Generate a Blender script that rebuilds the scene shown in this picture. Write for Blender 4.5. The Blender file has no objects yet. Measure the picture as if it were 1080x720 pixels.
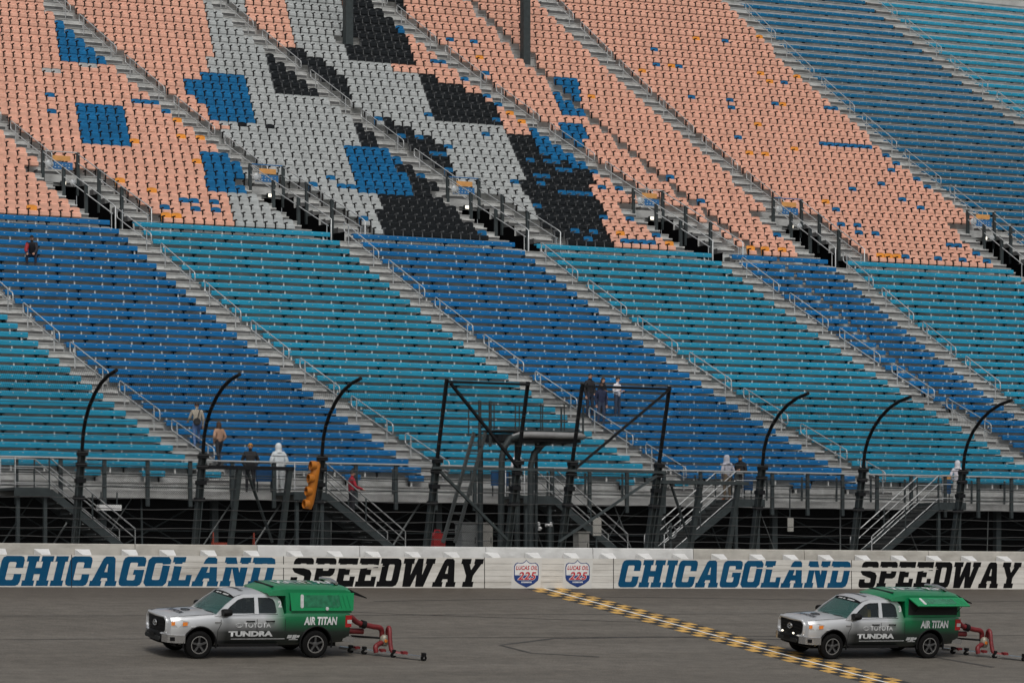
import bpy, bmesh, math, random
from mathutils import Vector, Matrix
random.seed(7)
rad = math.radians
S = bpy.context.scene
COL = S.collection

# ---------------------------------------------------------------- camera, sky, sun, exposure
FPX = 3670.0                      # focal length in pixels of the 1080 px wide photograph
YAW = rad(28.0)
SA, CA = math.sin(YAW), math.cos(YAW)
CAM = Vector((-56.4, -103.74, 2.2))
HORIZON = 635.0
cd = bpy.data.cameras.new('camera')
cam = bpy.data.objects.new('camera', cd); COL.objects.link(cam)
cam.location = CAM
cam.rotation_euler = (rad(90), 0, -YAW)
cd.sensor_width = 36.0
cd.lens = FPX / 1080 * 36
cd.shift_y = (HORIZON - 360) / 1080
cd.clip_start = 1.0
cd.clip_end = 2000
S.camera = cam
SUN_EL, SUN_AZ = rad(52), rad(200)      # azimuth from +y towards +x: behind the camera
w = bpy.data.worlds.new('World'); S.world = w
w.use_nodes = True
nt = w.node_tree
sky = nt.nodes.new('ShaderNodeTexSky'); sky.sky_type = 'NISHITA'; sky.sun_disc = False
sky.sun_elevation = SUN_EL; sky.sun_rotation = SUN_AZ
sky.air_density = 1.0; sky.dust_density = 4.0; sky.ozone_density = 1.0
hs = nt.nodes.new('ShaderNodeHueSaturation'); hs.inputs['Saturation'].default_value = 0.22
bg = nt.nodes['Background']; bg.inputs['Strength'].default_value = 0.098
nt.links.new(sky.outputs[0], hs.inputs['Color']); nt.links.new(hs.outputs[0], bg.inputs['Color'])
sd = bpy.data.lights.new('sun', 'SUN'); sd.energy = 1.3; sd.angle = rad(24); sd.color = (1, .97, .92)
so = bpy.data.objects.new('sun', sd); COL.objects.link(so)
so.rotation_euler = Vector((-math.sin(SUN_AZ) * math.cos(SUN_EL), -math.cos(SUN_AZ) * math.cos(SUN_EL), -math.sin(SUN_EL))).to_track_quat('-Z', 'Y').to_euler()
vs = S.view_settings
vs.view_transform = 'Standard'; vs.look = 'None'; vs.gamma = 1.0; vs.exposure = -0.02
vs.use_curve_mapping = False
S.render.engine = 'CYCLES'
S.cycles.max_bounces = 6
S.cycles.transparent_max_bounces = 16

# ---------------------------------------------------------------- helpers: photo pixel at a known distance -> place
def pix(px, py, y):
    u = (px - 540) / FPX
    Z = (y - CAM.y) / (CA - u * SA)
    return Vector((CAM.x + Z * (SA + u * CA), y, CAM.z + (HORIZON - py) / FPX * Z))
def pxat(x, y, z):
    rx, ry = x - CAM.x, y - CAM.y
    Z = rx * SA + ry * CA
    return 540 + FPX * (rx * CA - ry * SA) / Z, HORIZON - FPX * (z - CAM.z) / Z, Z

# ---------------------------------------------------------------- mesh builder
class MB:
    def __init__(s): s.v = []; s.f = []; s.m = []; s.mi = 0
    def add(s, vs, fs):
        o = len(s.v); s.v += [tuple(p) for p in vs]
        for f in fs: s.f.append([i + o for i in f]); s.m.append(s.mi)
    def box(s, x0, x1, y0, y1, z0, z1, M=None):
        p = [Vector(q) for q in ((x0,y0,z0),(x1,y0,z0),(x1,y1,z0),(x0,y1,z0),(x0,y0,z1),(x1,y0,z1),(x1,y1,z1),(x0,y1,z1))]
        if M: p = [M @ q for q in p]
        s.add(p, [(0,3,2,1),(4,5,6,7),(0,1,5,4),(1,2,6,5),(2,3,7,6),(3,0,4,7)])
    def beam(s, a, b, wx, wz, up=Vector((0,0,1))):
        a, b = Vector(a), Vector(b); d = b - a; L = d.length; d.normalize()
        r = d.cross(up)
        if r.length < 1e-4: r = d.cross(Vector((0,1,0)))
        r.normalize(); t = r.cross(d)
        M = Matrix((r, d, t)).transposed().to_4x4(); M.translation = a
        s.box(-wx/2, wx/2, 0, L, -wz/2, wz/2, M)
    def tube(s, pts, r, n=6, closed=False, caps=True):
        pts = [Vector(p) for p in pts]; N = len(pts)
        rs = r if isinstance(r, (list, tuple)) else [r] * N
        ring = []; up = None
        for i, p in enumerate(pts):
            if closed: t = pts[(i+1) % N] - pts[i-1]
            else: t = pts[min(i+1, N-1)] - pts[max(i-1, 0)]
            t.normalize()
            if up is None:
                up = Vector((0,0,1)) if abs(t.z) < .9 else Vector((1,0,0))
            a = t.cross(up); a.normalize(); b = a.cross(t); up = b
            ring.append([p + (a * math.cos(2*math.pi*k/n) + b * math.sin(2*math.pi*k/n)) * rs[i] for k in range(n)])
        fs = []
        for i in range(N if closed else N - 1):
            j = (i + 1) % N
            for k in range(n):
                k2 = (k + 1) % n
                fs.append((i*n+k, i*n+k2, j*n+k2, j*n+k))
        if caps and not closed:
            fs.append(tuple(range(n))[::-1]); fs.append(tuple((N-1)*n+k for k in range(n)))
        s.add([q for rr in ring for q in rr], fs)
    def lathe(s, prof, c=(0,0,0), axis='z', n=20, a0=0, a1=2*math.pi):
        c = Vector(c); vs_ = []; full = abs(a1 - a0 - 2*math.pi) < 1e-6
        m = n if full else n + 1
        for r, h in prof:
            for k in range(m):
                a = a0 + (a1 - a0) * k / n
                x, y = r * math.cos(a), r * math.sin(a)
                vs_.append(c + Vector({'z': (x, y, h), 'y': (x, h, y), 'x': (h, x, y)}[axis]))
        fs = []
        for i in range(len(prof) - 1):
            for k in range(n):
                k2 = (k + 1) % m
                fs.append((i*m+k, i*m+k2, (i+1)*m+k2, (i+1)*m+k))
        s.add(vs_, fs)
    def prism(s, poly, fn, d0, d1):
        n = len(poly)
        vs_ = [fn(a, b, d0) for a, b in poly] + [fn(a, b, d1) for a, b in poly]
        fs = [tuple(range(n))[::-1], tuple(range(n, 2*n))] + [(i, (i+1) % n, n+(i+1) % n, n+i) for i in range(n)]
        s.add(vs_, fs)
    def grid(s, fn, nu, nv):
        vs_ = [fn(i / nu, j / nv) for j in range(nv + 1) for i in range(nu + 1)]
        s.add(vs_, [(j*(nu+1)+i, j*(nu+1)+i+1, (j+1)*(nu+1)+i+1, (j+1)*(nu+1)+i) for j in range(nv) for i in range(nu)])
    def ball(s, c, rx, ry, rz, n=10, m=7):
        c = Vector(c)
        s.lathe([(math.cos(-math.pi/2 + math.pi*j/m), math.sin(-math.pi/2 + math.pi*j/m)) for j in range(m+1)], n=n)
        k = (m + 1) * n
        for i in range(len(s.v) - k, len(s.v)):
            x, y, z = s.v[i]; s.v[i] = (c.x + x*rx, c.y + y*ry, c.z + z*rz)
    def mesh(s, name, mats, smooth=None):
        me = bpy.data.meshes.new(name)
        me.from_pydata(s.v, [], s.f)
        for m in (mats if isinstance(mats, (list, tuple)) else [mats]): me.materials.append(m)
        me.polygons.foreach_set('material_index', s.m)
        me.update()
        if smooth is not None:
            bm = bmesh.new(); bm.from_mesh(me)
            bmesh.ops.remove_doubles(bm, verts=bm.verts, dist=1e-5)
            bmesh.ops.recalc_face_normals(bm, faces=bm.faces)
            for f in bm.faces: f.smooth = True
            for e in bm.edges:
                if len(e.link_faces) == 2 and e.calc_face_angle(0) > rad(smooth): e.smooth = False
            bm.to_mesh(me); bm.free()
        else:
            bm = bmesh.new(); bm.from_mesh(me)
            bmesh.ops.recalc_face_normals(bm, faces=bm.faces)
            bm.to_mesh(me); bm.free()
        return me
    def build(s, name, mats, parent=None, smooth=None, world=True):
        if parent is not None and world:
            o = Vector(); q = parent
            while q is not None: o += q.location; q = q.parent
            s.v = [(x - o.x, y - o.y, z - o.z) for x, y, z in s.v]
        return link(name, s.mesh(name, mats, smooth), parent)
def link(name, data, parent=None):
    o = bpy.data.objects.new(name, data); COL.objects.link(o)
    if parent is not None: o.parent = parent
    return o
def tag(o, label=None, cat=None, group=None, kind=None):
    for k, v in (('label', label), ('category', cat), ('group', group), ('kind', kind)):
        if v: o[k] = v
    return o
def thing(name, loc, label, cat, group=None):
    o = bpy.data.objects.new(name, None); COL.objects.link(o); o.location = loc
    o.empty_display_size = .2
    return tag(o, label, cat, group)
def centre(o):
    """put a top-level mesh's origin at its base"""
    me = o.data
    xs = [v.co.x for v in me.vertices]; ys = [v.co.y for v in me.vertices]; zs = [v.co.z for v in me.vertices]
    c = Vector(((min(xs)+max(xs))/2, (min(ys)+max(ys))/2, min(zs)))
    me.transform(Matrix.Translation(-c)); o.location = c
    return o
def evaluated(o):
    if o.type != 'MESH': return bpy.data.meshes.new_from_object(o)
    dg = bpy.context.evaluated_depsgraph_get(); dg.update()
    return bpy.data.meshes.new_from_object(o.evaluated_get(dg))
def drop(o):
    d = o.data; bpy.data.objects.remove(o)

# ---------------------------------------------------------------- materials
def mat(name, col, rough=.6, metal=0., var=.12, scale=3., bump=0., spec=.5, coat=0., dirt=None, coords='Object'):
    m = bpy.data.materials.new(name); m.use_nodes = True
    n = m.node_tree.nodes; L = m.node_tree.links
    b = n['Principled BSDF']
    b.inputs['Roughness'].default_value = rough; b.inputs['Metallic'].default_value = metal
    b.inputs['Specular IOR Level'].default_value = spec; b.inputs['Coat Weight'].default_value = coat
    b.inputs['Coat Roughness'].default_value = .08
    tc = n.new('ShaderNodeTexCoord')
    nz = n.new('ShaderNodeTexNoise'); nz.inputs['Scale'].default_value = scale; nz.inputs['Detail'].default_value = 5
    geo = n.new('ShaderNodeNewGeometry')
    src = geo.outputs['Position'] if coords == 'World' else tc.outputs[coords]
    L.new(src, nz.inputs['Vector'])
    rp = n.new('ShaderNodeValToRGB')
    c = list(col) + [1]
    rp.color_ramp.elements[0].position = .3; rp.color_ramp.elements[1].position = .7
    rp.color_ramp.elements[0].color = [x * (1 - var) for x in col] + [1]
    rp.color_ramp.elements[1].color = [min(1, x * (1 + var)) for x in col] + [1]
    L.new(nz.outputs['Fac'], rp.inputs['Fac'])
    out = rp.outputs['Color']
    if dirt:
        n2 = n.new('ShaderNodeTexNoise'); n2.inputs['Scale'].default_value = dirt[1]; n2.inputs['Detail'].default_value = 8; n2.inputs['Roughness'].default_value = .7
        mp = n.new('ShaderNodeMapping'); mp.inputs['Scale'].default_value = dirt[3] if len(dirt) > 3 else (1,1,1)
        L.new(src, mp.inputs['Vector']); L.new(mp.outputs[0], n2.inputs['Vector'])
        r2 = n.new('ShaderNodeValToRGB'); r2.color_ramp.elements[0].position = .48; r2.color_ramp.elements[1].position = .72
        L.new(n2.outputs['Fac'], r2.inputs['Fac'])
        mu = n.new('ShaderNodeMath'); mu.operation = 'MULTIPLY'; mu.inputs[1].default_value = dirt[2]
        L.new(r2.outputs['Color'], mu.inputs[0])
        mx = n.new('ShaderNodeMix'); mx.data_type = 'RGBA'
        L.new(mu.outputs[0], mx.inputs['Factor']); L.new(out, mx.inputs[6]); mx.inputs[7].default_value = list(dirt[0]) + [1]
        out = mx.outputs[2]
    L.new(out, b.inputs['Base Color'])
    if bump:
        bp = n.new('ShaderNodeBump'); bp.inputs['Strength'].default_value = bump; bp.inputs['Distance'].default_value = .02
        L.new(nz.outputs['Fac'], bp.inputs['Height']); L.new(bp.outputs[0], b.inputs['Normal'])
    return m
DUST = (.16, .15, .13)
M = {}
M['peach'] = mat('peach_plastic', (.75, .40, .29), .5, var=.13, scale=1.6, coords='World', dirt=((.50,.25,.18), 5, .35))
M['seat_grey'] = mat('grey_plastic', (.41, .43, .43), .5, var=.13, scale=1.6, coords='World', dirt=((.26,.27,.26), 5, .35))
M['seat_black'] = mat('black_plastic', (.006, .008, .010), .5, var=.2, spec=.22)
M['seat_blue'] = mat('blue_plastic', (.004, .125, .30), .55, spec=.25, var=.2, scale=1.8, coords='World')
M['seat_orange'] = mat('orange_plastic', (.80, .30, .03), .5, var=.1)
M['arm_metal'] = mat('grey_chair_bracket', (.13, .135, .14), .5, .2)
M['arm'] = mat('dark_armrest', (.012, .010, .010), .6, spec=.25)
M['bench_blue'] = mat('royal_blue_bench', (.002, .128, .34), .6, spec=.25, var=.16, scale=.9, coords='World', dirt=((.04,.13,.24), 3, .3, (.3, 1, 1)))
M['bench_teal'] = mat('teal_bench', (.012, .25, .40), .6, spec=.3, var=.14, scale=.9, coords='World', dirt=((.06,.24,.34), 3, .4, (.3, 1, 1)))
M['bench_up_blue'] = mat('blue_bench', (.002, .115, .245), .6, spec=.25, var=.14, scale=.9, coords='World', dirt=((.03,.14,.24), 3, .3, (.3, 1, 1)))
M['alu'] = mat('aluminium', (.36, .36, .35), .55, .25, var=.15, scale=2.5, dirt=((.13,.13,.125), 1.2, .75, (.5, 1, 3)))
M['alu_riser'] = mat('aluminium_riser', (.44, .445, .435), .6, .2, var=.2, scale=1.5, dirt=((.18,.18,.17), 1.5, .7, (.6, 1, 2)))
M['bracket'] = mat('bright_bracket', (.62, .62, .6), .5, .2)
M['mark'] = mat('white_seat_number', (.50, .55, .60), .6)
M['rail'] = mat('galvanised_rail', (.46, .47, .47), .45, .35, var=.1)
M['galv_mid'] = mat('grey_galvanised_pipe', (.13, .14, .14), .55, .2, var=.25, scale=4)
M['galv_dark'] = mat('weathered_galvanised', (.032, .042, .044), .6, .1, var=.25, scale=4)
M['steel_black'] = mat('black_steel', (.006, .0065, .008), .55, spec=.25)
M['cable'] = mat('steel_cable', (.08, .08, .08), .5, .5)
M['void'] = mat('painted_shade_black', (.003, .003, .0035), .95, spec=.05)  # near-black colour standing in for shade under the deck and in the tunnels
M['concrete'] = mat('painted_concrete', (.44, .42, .38), .8, var=.12, scale=2.2, bump=.2, dirt=((.20,.18,.15), 1.1, .6, (.6, 1, 2)))
M['concrete_white'] = mat('whitewashed_concrete', (.60, .60, .59), .75, var=.08, scale=2.0, bump=.1, dirt=((.30,.29,.27), 1.3, .5, (.6, 1, 2)))
M['barrier'] = mat('white_wall_paint', (.63, .61, .565), .6, var=.07, scale=1.2, dirt=((.24,.21,.17), 1.1, .6, (.22, 1, 3)))
M['letter_blue'] = mat('dark_teal_paint', (.002, .066, .15), .7, var=.1, scale=2, spec=.15, dirt=((.02,.085,.14), 2, .4))
M['letter_black'] = mat('black_paint', (.004, .004, .0045), .7, var=.2, spec=.12)
M['white'] = mat('white_paint', (.72, .72, .71), .55, var=.05, dirt=((.4,.39,.36), 2, .4))
M['red_paint'] = mat('red_paint', (.48, .015, .03), .5)
M['navy'] = mat('navy_paint', (.01, .04, .18), .5)
M['yellow'] = mat('yellow_paint', (.58, .34, .08), .75, var=.22, scale=6, dirt=((.16,.12,.08), 2.2, .9))
M['black_check'] = mat('black_track_paint', (.018, .017, .016), .75, var=.2, scale=6, dirt=((.09,.08,.07), 3, .6))
M['orange_sign'] = mat('orange_sign', (.62, .30, .09), .6)
M['blue_sign'] = mat('blue_sign', (.02, .13, .32), .5)
M['blue_panel'] = mat('blue_panel', (.008, .07, .19), .6)
M['skin'] = mat('skin', (.50, .28, .20), .6)
M['dirt'] = mat('gravel_ground', (.05, .047, .042), .95, scale=1.5, var=.3)
M['grass'] = mat('dry_infield', (.07, .09, .035), .95, scale=.6, var=.3)
def lamp_mat():
    m = bpy.data.materials.new('lit_lamp'); m.use_nodes = True
    b = m.node_tree.nodes['Principled BSDF']
    b.inputs['Emission Color'].default_value = (1, .9, .7, 1); b.inputs['Emission Strength'].default_value = 1.6
    return m
M['lamp'] = lamp_mat()
M['disc'] = mat('grey_disc', (.42, .44, .45), .35, var=.25, scale=6)
def mesh_mat():
    m = bpy.data.materials.new('chain_link'); m.use_nodes = True
    n = m.node_tree.nodes; L = m.node_tree.links; b = n['Principled BSDF']; out = n['Material Output']
    b.inputs['Base Color'].default_value = (.008, .009, .010, 1); b.inputs['Roughness'].default_value = .7; b.inputs['Specular IOR Level'].default_value = .2
    tc = n.new('ShaderNodeTexCoord'); sp = n.new('ShaderNodeSeparateXYZ'); L.new(tc.outputs['Object'], sp.inputs[0])
    def line(op):
        a = n.new('ShaderNodeMath'); a.operation = op; L.new(sp.outputs[0], a.inputs[0]); L.new(sp.outputs[2], a.inputs[1])
        d = n.new('ShaderNodeMath'); d.operation = 'DIVIDE'; L.new(a.outputs[0], d.inputs[0]); d.inputs[1].default_value = .07
        f = n.new('ShaderNodeMath'); f.operation = 'FRACT'; L.new(d.outputs[0], f.inputs[0])
        c = n.new('ShaderNodeMath'); c.operation = 'LESS_THAN'; L.new(f.outputs[0], c.inputs[0]); c.inputs[1].default_value = .10
        return c
    c1, c2 = line('ADD'), line('SUBTRACT')
    mx = n.new('ShaderNodeMath'); mx.operation = 'MAXIMUM'; L.new(c1.outputs[0], mx.inputs[0]); L.new(c2.outputs[0], mx.inputs[1])
    tr = n.new('ShaderNodeBsdfTransparent'); ms = n.new('ShaderNodeMixShader')
    L.new(mx.outputs[0], ms.inputs[0]); L.new(tr.outputs[0], ms.inputs[1]); L.new(b.outputs[0], ms.inputs[2]); L.new(ms.outputs[0], out.inputs['Surface'])
    return m
M['mesh'] = mesh_mat()
def glass_mat(name, tint, amount):
    m = bpy.data.materials.new(name); m.use_nodes = True
    n = m.node_tree.nodes; L = m.node_tree.links; out = n['Material Output']; b = n['Principled BSDF']
    b.inputs['Base Color'].default_value = tint; b.inputs['Roughness'].default_value = .06; b.inputs['Specular IOR Level'].default_value = .6
    tr = n.new('ShaderNodeBsdfTransparent'); tr.inputs['Color'].default_value = (.75, .82, .8, 1); ms = n.new('ShaderNodeMixShader')
    ms.inputs[0].default_value = amount
    L.new(tr.outputs[0], ms.inputs[1]); L.new(b.outputs[0], ms.inputs[2]); L.new(ms.outputs[0], out.inputs['Surface'])
    return m
M['glass_dark'] = glass_mat('tinted_side_glass', (.012, .02, .024, 1), .6)
M['glass_screen'] = glass_mat('windscreen_glass', (.035, .10, .09, 1), .72)

def asphalt():
    m = bpy.data.materials.new('track_asphalt'); m.use_nodes = True
    n = m.node_tree.nodes; L = m.node_tree.links; b = n['Principled BSDF']
    b.inputs['Roughness'].default_value = .72
    tc = n.new('ShaderNodeTexCoord')
    def noise(scale, sc=(1,1,1), det=6):
        mp = n.new('ShaderNodeMapping'); mp.inputs['Scale'].default_value = sc
        t = n.new('ShaderNodeTexNoise'); t.inputs['Scale'].default_value = scale; t.inputs['Detail'].default_value = det
        L.new(tc.outputs['Object'], mp.inputs[0]); L.new(mp.outputs[0], t.inputs['Vector']); return t
    big = noise(.5, (.12, 1, 1)); streak = noise(2.5, (.02, 1, 1), 4); fine = noise(28, (1,1,1), 3); mid = noise(3, (.6,1,1))
    r = n.new('ShaderNodeValToRGB'); r.color_ramp.elements[0].position = .32; r.color_ramp.elements[1].position = .68
    r.color_ramp.elements[0].color = (.104, .092, .076, 1); r.color_ramp.elements[1].color = (.138, .124, .105, 1)
    L.new(big.outputs['Fac'], r.inputs['Fac'])
    def mul(a, t, lo, hi, p0=.35, p1=.65):
        rr = n.new('ShaderNodeMapRange'); rr.inputs[1].default_value = p0; rr.inputs[2].default_value = p1; rr.inputs[3].default_value = lo; rr.inputs[4].default_value = hi
        L.new(t.outputs['Fac'], rr.inputs[0])
        x = n.new('ShaderNodeMix'); x.data_type = 'RGBA'; x.blend_type = 'MULTIPLY'; x.inputs['Factor'].default_value = 1
        L.new(a, x.inputs[6]); L.new(rr.outputs[0], x.inputs[7]); return x.outputs[2]
    o = mul(r.outputs['Color'], streak, .92, 1.04); o = mul(o, mid, .84, 1.1); o = mul(o, fine, .6, 1.36, .3, .7)
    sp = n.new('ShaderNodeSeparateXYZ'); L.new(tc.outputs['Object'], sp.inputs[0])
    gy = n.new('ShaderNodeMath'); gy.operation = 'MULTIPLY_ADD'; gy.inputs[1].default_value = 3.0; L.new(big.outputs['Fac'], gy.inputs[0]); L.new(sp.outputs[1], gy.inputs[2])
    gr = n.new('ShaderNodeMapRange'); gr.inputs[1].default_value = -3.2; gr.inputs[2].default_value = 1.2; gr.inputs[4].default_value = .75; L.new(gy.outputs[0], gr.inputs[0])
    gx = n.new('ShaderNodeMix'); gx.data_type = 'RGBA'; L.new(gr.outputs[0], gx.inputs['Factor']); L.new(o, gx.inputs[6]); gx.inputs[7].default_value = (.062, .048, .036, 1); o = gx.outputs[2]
    L.new(o, b.inputs['Base Color'])
    bp = n.new('ShaderNodeBump'); bp.inputs['Strength'].default_value = .25; bp.inputs['Distance'].default_value = .01
    L.new(fine.outputs['Fac'], bp.inputs['Height']); L.new(bp.outputs[0], b.inputs['Normal'])
    return m
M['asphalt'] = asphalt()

# ---------------------------------------------------------------- stand geometry: rows, treads, aisles
YREF = 293
NL = 29                                   # blue and teal bench rows of the lower tier
NU = 40                                   # rows of the upper tier
def refz(py, y): return pix(YREF, py, y).z
ROWY, ROWT, ROWZ = {}, {}, {}             # front of the seat, tread level, seat level
py = 482.6
for k in range(0, NL):
    ROWY[k] = 16 + .95 * k; ROWZ[k] = refz(py, ROWY[k]) + .07; ROWT[k] = ROWZ[k] - .43
    py -= 8.65 - .25 * k / 28
for k in (-1, -2):
    ROWY[k] = 16 + .95 * k; ROWZ[k] = ROWZ[0] + .36 * k; ROWT[k] = ROWZ[k] - .43
py = 236.2
for m in range(NU):
    k = NL + m
    ROWY[k] = ROWY[NL-1] + 1.45 + 1.12 * m
    ROWT[k] = refz(py, ROWY[k]) - .64; ROWZ[k] = ROWT[k] + .43
    py -= 8.3
TF = {}                                    # front edge of each tread
for k in range(-2, NL): TF[k] = ROWY[k] - .55
for k in range(NL, NL + NU): TF[k] = ROWY[k] - .72
KMIN, KMAX = -2, NL + NU - 1
def rowf(k):
    """(front-edge y, tread z) at a fractional row"""
    k = max(KMIN, min(KMAX - 1e-6, k)); i = math.floor(k); t = k - i
    return TF[i] + (TF[i+1] - TF[i]) * t, ROWT[i] + (ROWT[i+1] - ROWT[i]) * t
def onstand(px, py, h):
    """row and x where a point h above the treads shows at this pixel of the photo"""
    lo, hi = KMIN, KMAX
    for _ in range(50):
        mid = (lo + hi) / 2; y, z = rowf(mid)
        if pix(px, py, y).z > z + h: lo = mid
        else: hi = mid
    y, z = rowf(lo)
    return lo, pix(px, py, y).x
def fit(pts, h, kmin=None):
    d = [onstand(a, b, h) for a, b in pts]
    n = len(d); mk = sum(a for a, _ in d) / n; mx = sum(b for _, b in d) / n
    s = sum((a - mk) * (b - mx) for a, b in d) / sum((a - mk) ** 2 for a, _ in d)
    return mx - s * mk, s
LOWER = {
 'Z': [(29,320),(61,347),(75,360),(109,387),(122,395),(155,422),(170,430),(205,457)],
 'A': [(170,257),(205,285),(216,292),(250,322),(310,371),(346,397),(359,404),(395,432),(409,439),(446,470)],
 'B': [(366,235),(397,262),(455,306),(490,337),(504,342),(539,370),(551,380),(589,410),(602,411),(639,437),(655,447),(691,475)],
 'C': [(577,257),(598,280),(659,317),(695,345),(707,352),(744,382),(757,390),(794,417),(809,421),(845,445),(860,452),(899,475)],
 'D': [(790,272),(817,300),(854,320),(867,329),(902,354),(916,362),(952,390),(966,397),(1004,420),(1017,427),(1052,450)],
 'E': [(894,267),(921,295),(930,300),(961,325),(970,330),(1000,357),(1010,365),(1041,392)],
 'F': [(1062,262),(1098,292)],
}
UPPER = {
 0: [(-40,83),(0,115),(31,140),(47,155)],
 1: [(107,37),(147,69),(180,92),(192,104),(225,127),(236,139),(270,170)],
 2: [(312,57),(331,74),(342,85),(374,106),(387,117),(422,142),(435,154),(476,182)],
 3: [(487,59),(527,87),(542,102),(576,125),(591,134),(621,156),(640,170),(676,192)],
 4: [(617,27),(665,69),(667,72),(710,112),(712,115),(745,142),(750,147),(785,177)],
 5: [(827,42),(861,72),(872,84),(909,114),(919,125),(946,147),(957,156),(986,177),(996,189),(1030,216)],
 6: [(965,27),(991,44),(1002,54),(1040,86)],
}
AX = {n: fit(p, .9) for n, p in LOWER.items()}
UX = {n: fit(p, .9) for n, p in UPPER.items()}
SEAM_L = fit([(871,310),(903,335),(927,359),(960,385),(995,408)], .4)
SEAM_U = fit([(560,65),(627,117),(690,170),(725,192),(757,222),(780,255)], .6)
TUN = {}                                   # tunnels in the lower edge of the upper tier: x of the left edge
for j, (b, f) in enumerate([((48,186),(102,229)), ((272,203),(331,244)), ((481,216),(540,256)), ((677,228),(735,267)), ((824,238),(870,276)), ((1026,248),(1072,288))]):
    TUN[j] = fit([b, f], 0)
TW, TROWS = 1.7, 6                         # tunnel width, rows it cuts
def lin(ab, k): return ab[0] + ab[1] * k

AX['F'] = (51.3 - .2 * 28, .2)
AX['Y'] = (-16.2, -.11); AX['G'] = (58.5, .25)
UX[7] = (84.0 - .1 * 29, .1)

# ---------------------------------------------------------------- ground, track, wall
BANK = math.atan(.135); WB = 2.68           # banking of the track, height of the track at the wall
def trackz(y): return WB + .135 * y
ROADZ0 = trackz(-22)
mb = MB(); mb.grid(lambda u, v: (-900 + 1800 * u, -900 + 1800 * v, ROADZ0 - .03), 8, 8)
tag(mb.build('ground', M['grass']), kind='structure')
mb = MB(); ys = [.02, -6, -12, -18, -22]
X0, X1 = -120, 160
mb.grid(lambda u, v: (X0 + (X1 - X0) * u, ys[round(v*4)], trackz(ys[round(v*4)])), 14, 4)
mb.add([(X0,-22,ROADZ0),(X1,-22,ROADZ0),(X1,-48,ROADZ0),(X0,-48,ROADZ0)], [(0,1,2,3)])
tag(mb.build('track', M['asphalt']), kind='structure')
GZ = 3.7                                    # ground behind the wall
mb = MB(); mb.box(X0, X1, 1.15, 140, ROADZ0 - .02, GZ); tag(mb.build('embankment_ground', M['dirt']), kind='structure')

# finish line: two bands of yellow and black checks either side of a white line, painted on the banked track
def paint(x0, x1, y0, y1, dz=.004): return [(x0, y0, trackz(y0) + dz), (x1, y0, trackz(y0) + dz), (x1, y1, trackz(y1) + dz), (x0, y1, trackz(y1) + dz)]
fl = thing('finish_line', (0, -8, trackz(-8)), 'yellow and black checked finish line with a white stripe painted across the track', 'finish line')
mb = MB(); cw, cl = .36, .52
for side in (-1, 1):
    for c in range(2):
        for r in range(42):
            mb.mi = (c + r + (side > 0)) % 2
            a = side * (.05 + c * cw); b_ = side * (.05 + (c + 1) * cw)
            mb.add(paint(min(a, b_), max(a, b_), -r * cl, -(r + 1) * cl), [(0,3,2,1)])
mb.build('checks', [M['yellow'], M['black_check']], fl)
mb = MB(); mb.add(paint(-.05, .05, 0, -42 * cl), [(0,3,2,1)]); mb.build('centre_stripe', M['white'], fl)
# tyre marks on the track
M['rubber'] = mat('rubber_mark', (.052, .048, .044), .7, var=.3, scale=3)
def mark(pts, wd):
    pts = [Vector(p) for p in pts]; fine = []
    for i in range(len(pts) - 1):
        for t in range(8): fine.append(pts[i].lerp(pts[i+1], t / 8))
    fine.append(pts[-1]); mb = MB(); vs_ = []
    for i, p in enumerate(fine):
        t = (fine[min(i+1, len(fine)-1)] - fine[max(i-1, 0)]).normalized(); n = Vector((-t.y, t.x, 0)) * wd / 2 * random.uniform(.75, 1.1)
        for q in (p + n, p - n): vs_.append((q.x, q.y, trackz(q.y) + .007))
    mb.add(vs_, [(2*i, 2*i+1, 2*i+3, 2*i+2) for i in range(len(fine)-1)])
    return tag(mb.build('tyre_mark', M['rubber']), kind='structure')
mark([(3.2,-12.3,0),(-2,-11.4,0),(-6,-11.6,0),(-8.5,-12.9,0),(-8.3,-14.5,0),(-6.5,-15.3,0)], .16)
mark([(6.9,-10,0),(6.8,-13,0),(7.6,-17,0)], .2); mark([(3.9,-11,0),(4.3,-14,0),(5.6,-18,0)], .2)
mark([(-60,-11.7,0),(-20,-11.2,0),(20,-11.6,0),(60,-11.2,0)], .06)
mark([(-60,-6.3,0),(-15,-6.5,0),(20,-6.2,0),(60,-6.4,0)], .05)
mark([(-12,-5.0,0),(-8,-6.4,0),(0,-8.4,0)], .07); mark([(22.0,-10.2,0),(20.4,-9.2,0),(20.3,-7.8,0),(22,-7,0),(26,-6.9,0)], .3)
mark([(-8,-3.3,0),(2,-2.2,0),(14,-3.4,0),(30,-2.6,0)], .07)

# steel and foam barrier with the concrete wall behind it
BT = WB + 1.03                              # top of the barrier
wallo = thing('safety_barrier', (10, .2, WB), 'white steel crash barrier along the track lettered with the speedway name', 'barrier')
mb = MB(); nt_ = 5; hh = 1.03 / nt_
for i in range(nt_):
    mb.box(-45, 75, .0, .3, WB + i * hh + .006, WB + (i + 1) * hh - .006)
mb.box(-45, 75, .02, .28, WB - .1, BT - .02)
mb.build('tube_face', M['barrier'], wallo)
for x in [pix(p, 600, 0).x for p in (75.5, 299, 511, 647, 898)]:
    mb = MB(); mb.box(x - .012, x + .012, -.006, .01, WB, BT); mb.build('panel_joint', M['arm'], wallo)
cw_ = thing('concrete_wall', (10, .9, WB), 'pale concrete retaining wall rising just behind the lettered barrier', 'wall')
CT = BT + .37
mb = MB(); xs = [pix(p, 575, .75).x for p in (-160, 143, 272, 380, 513, 626, 732, 849, 980, 1200)]
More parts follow.
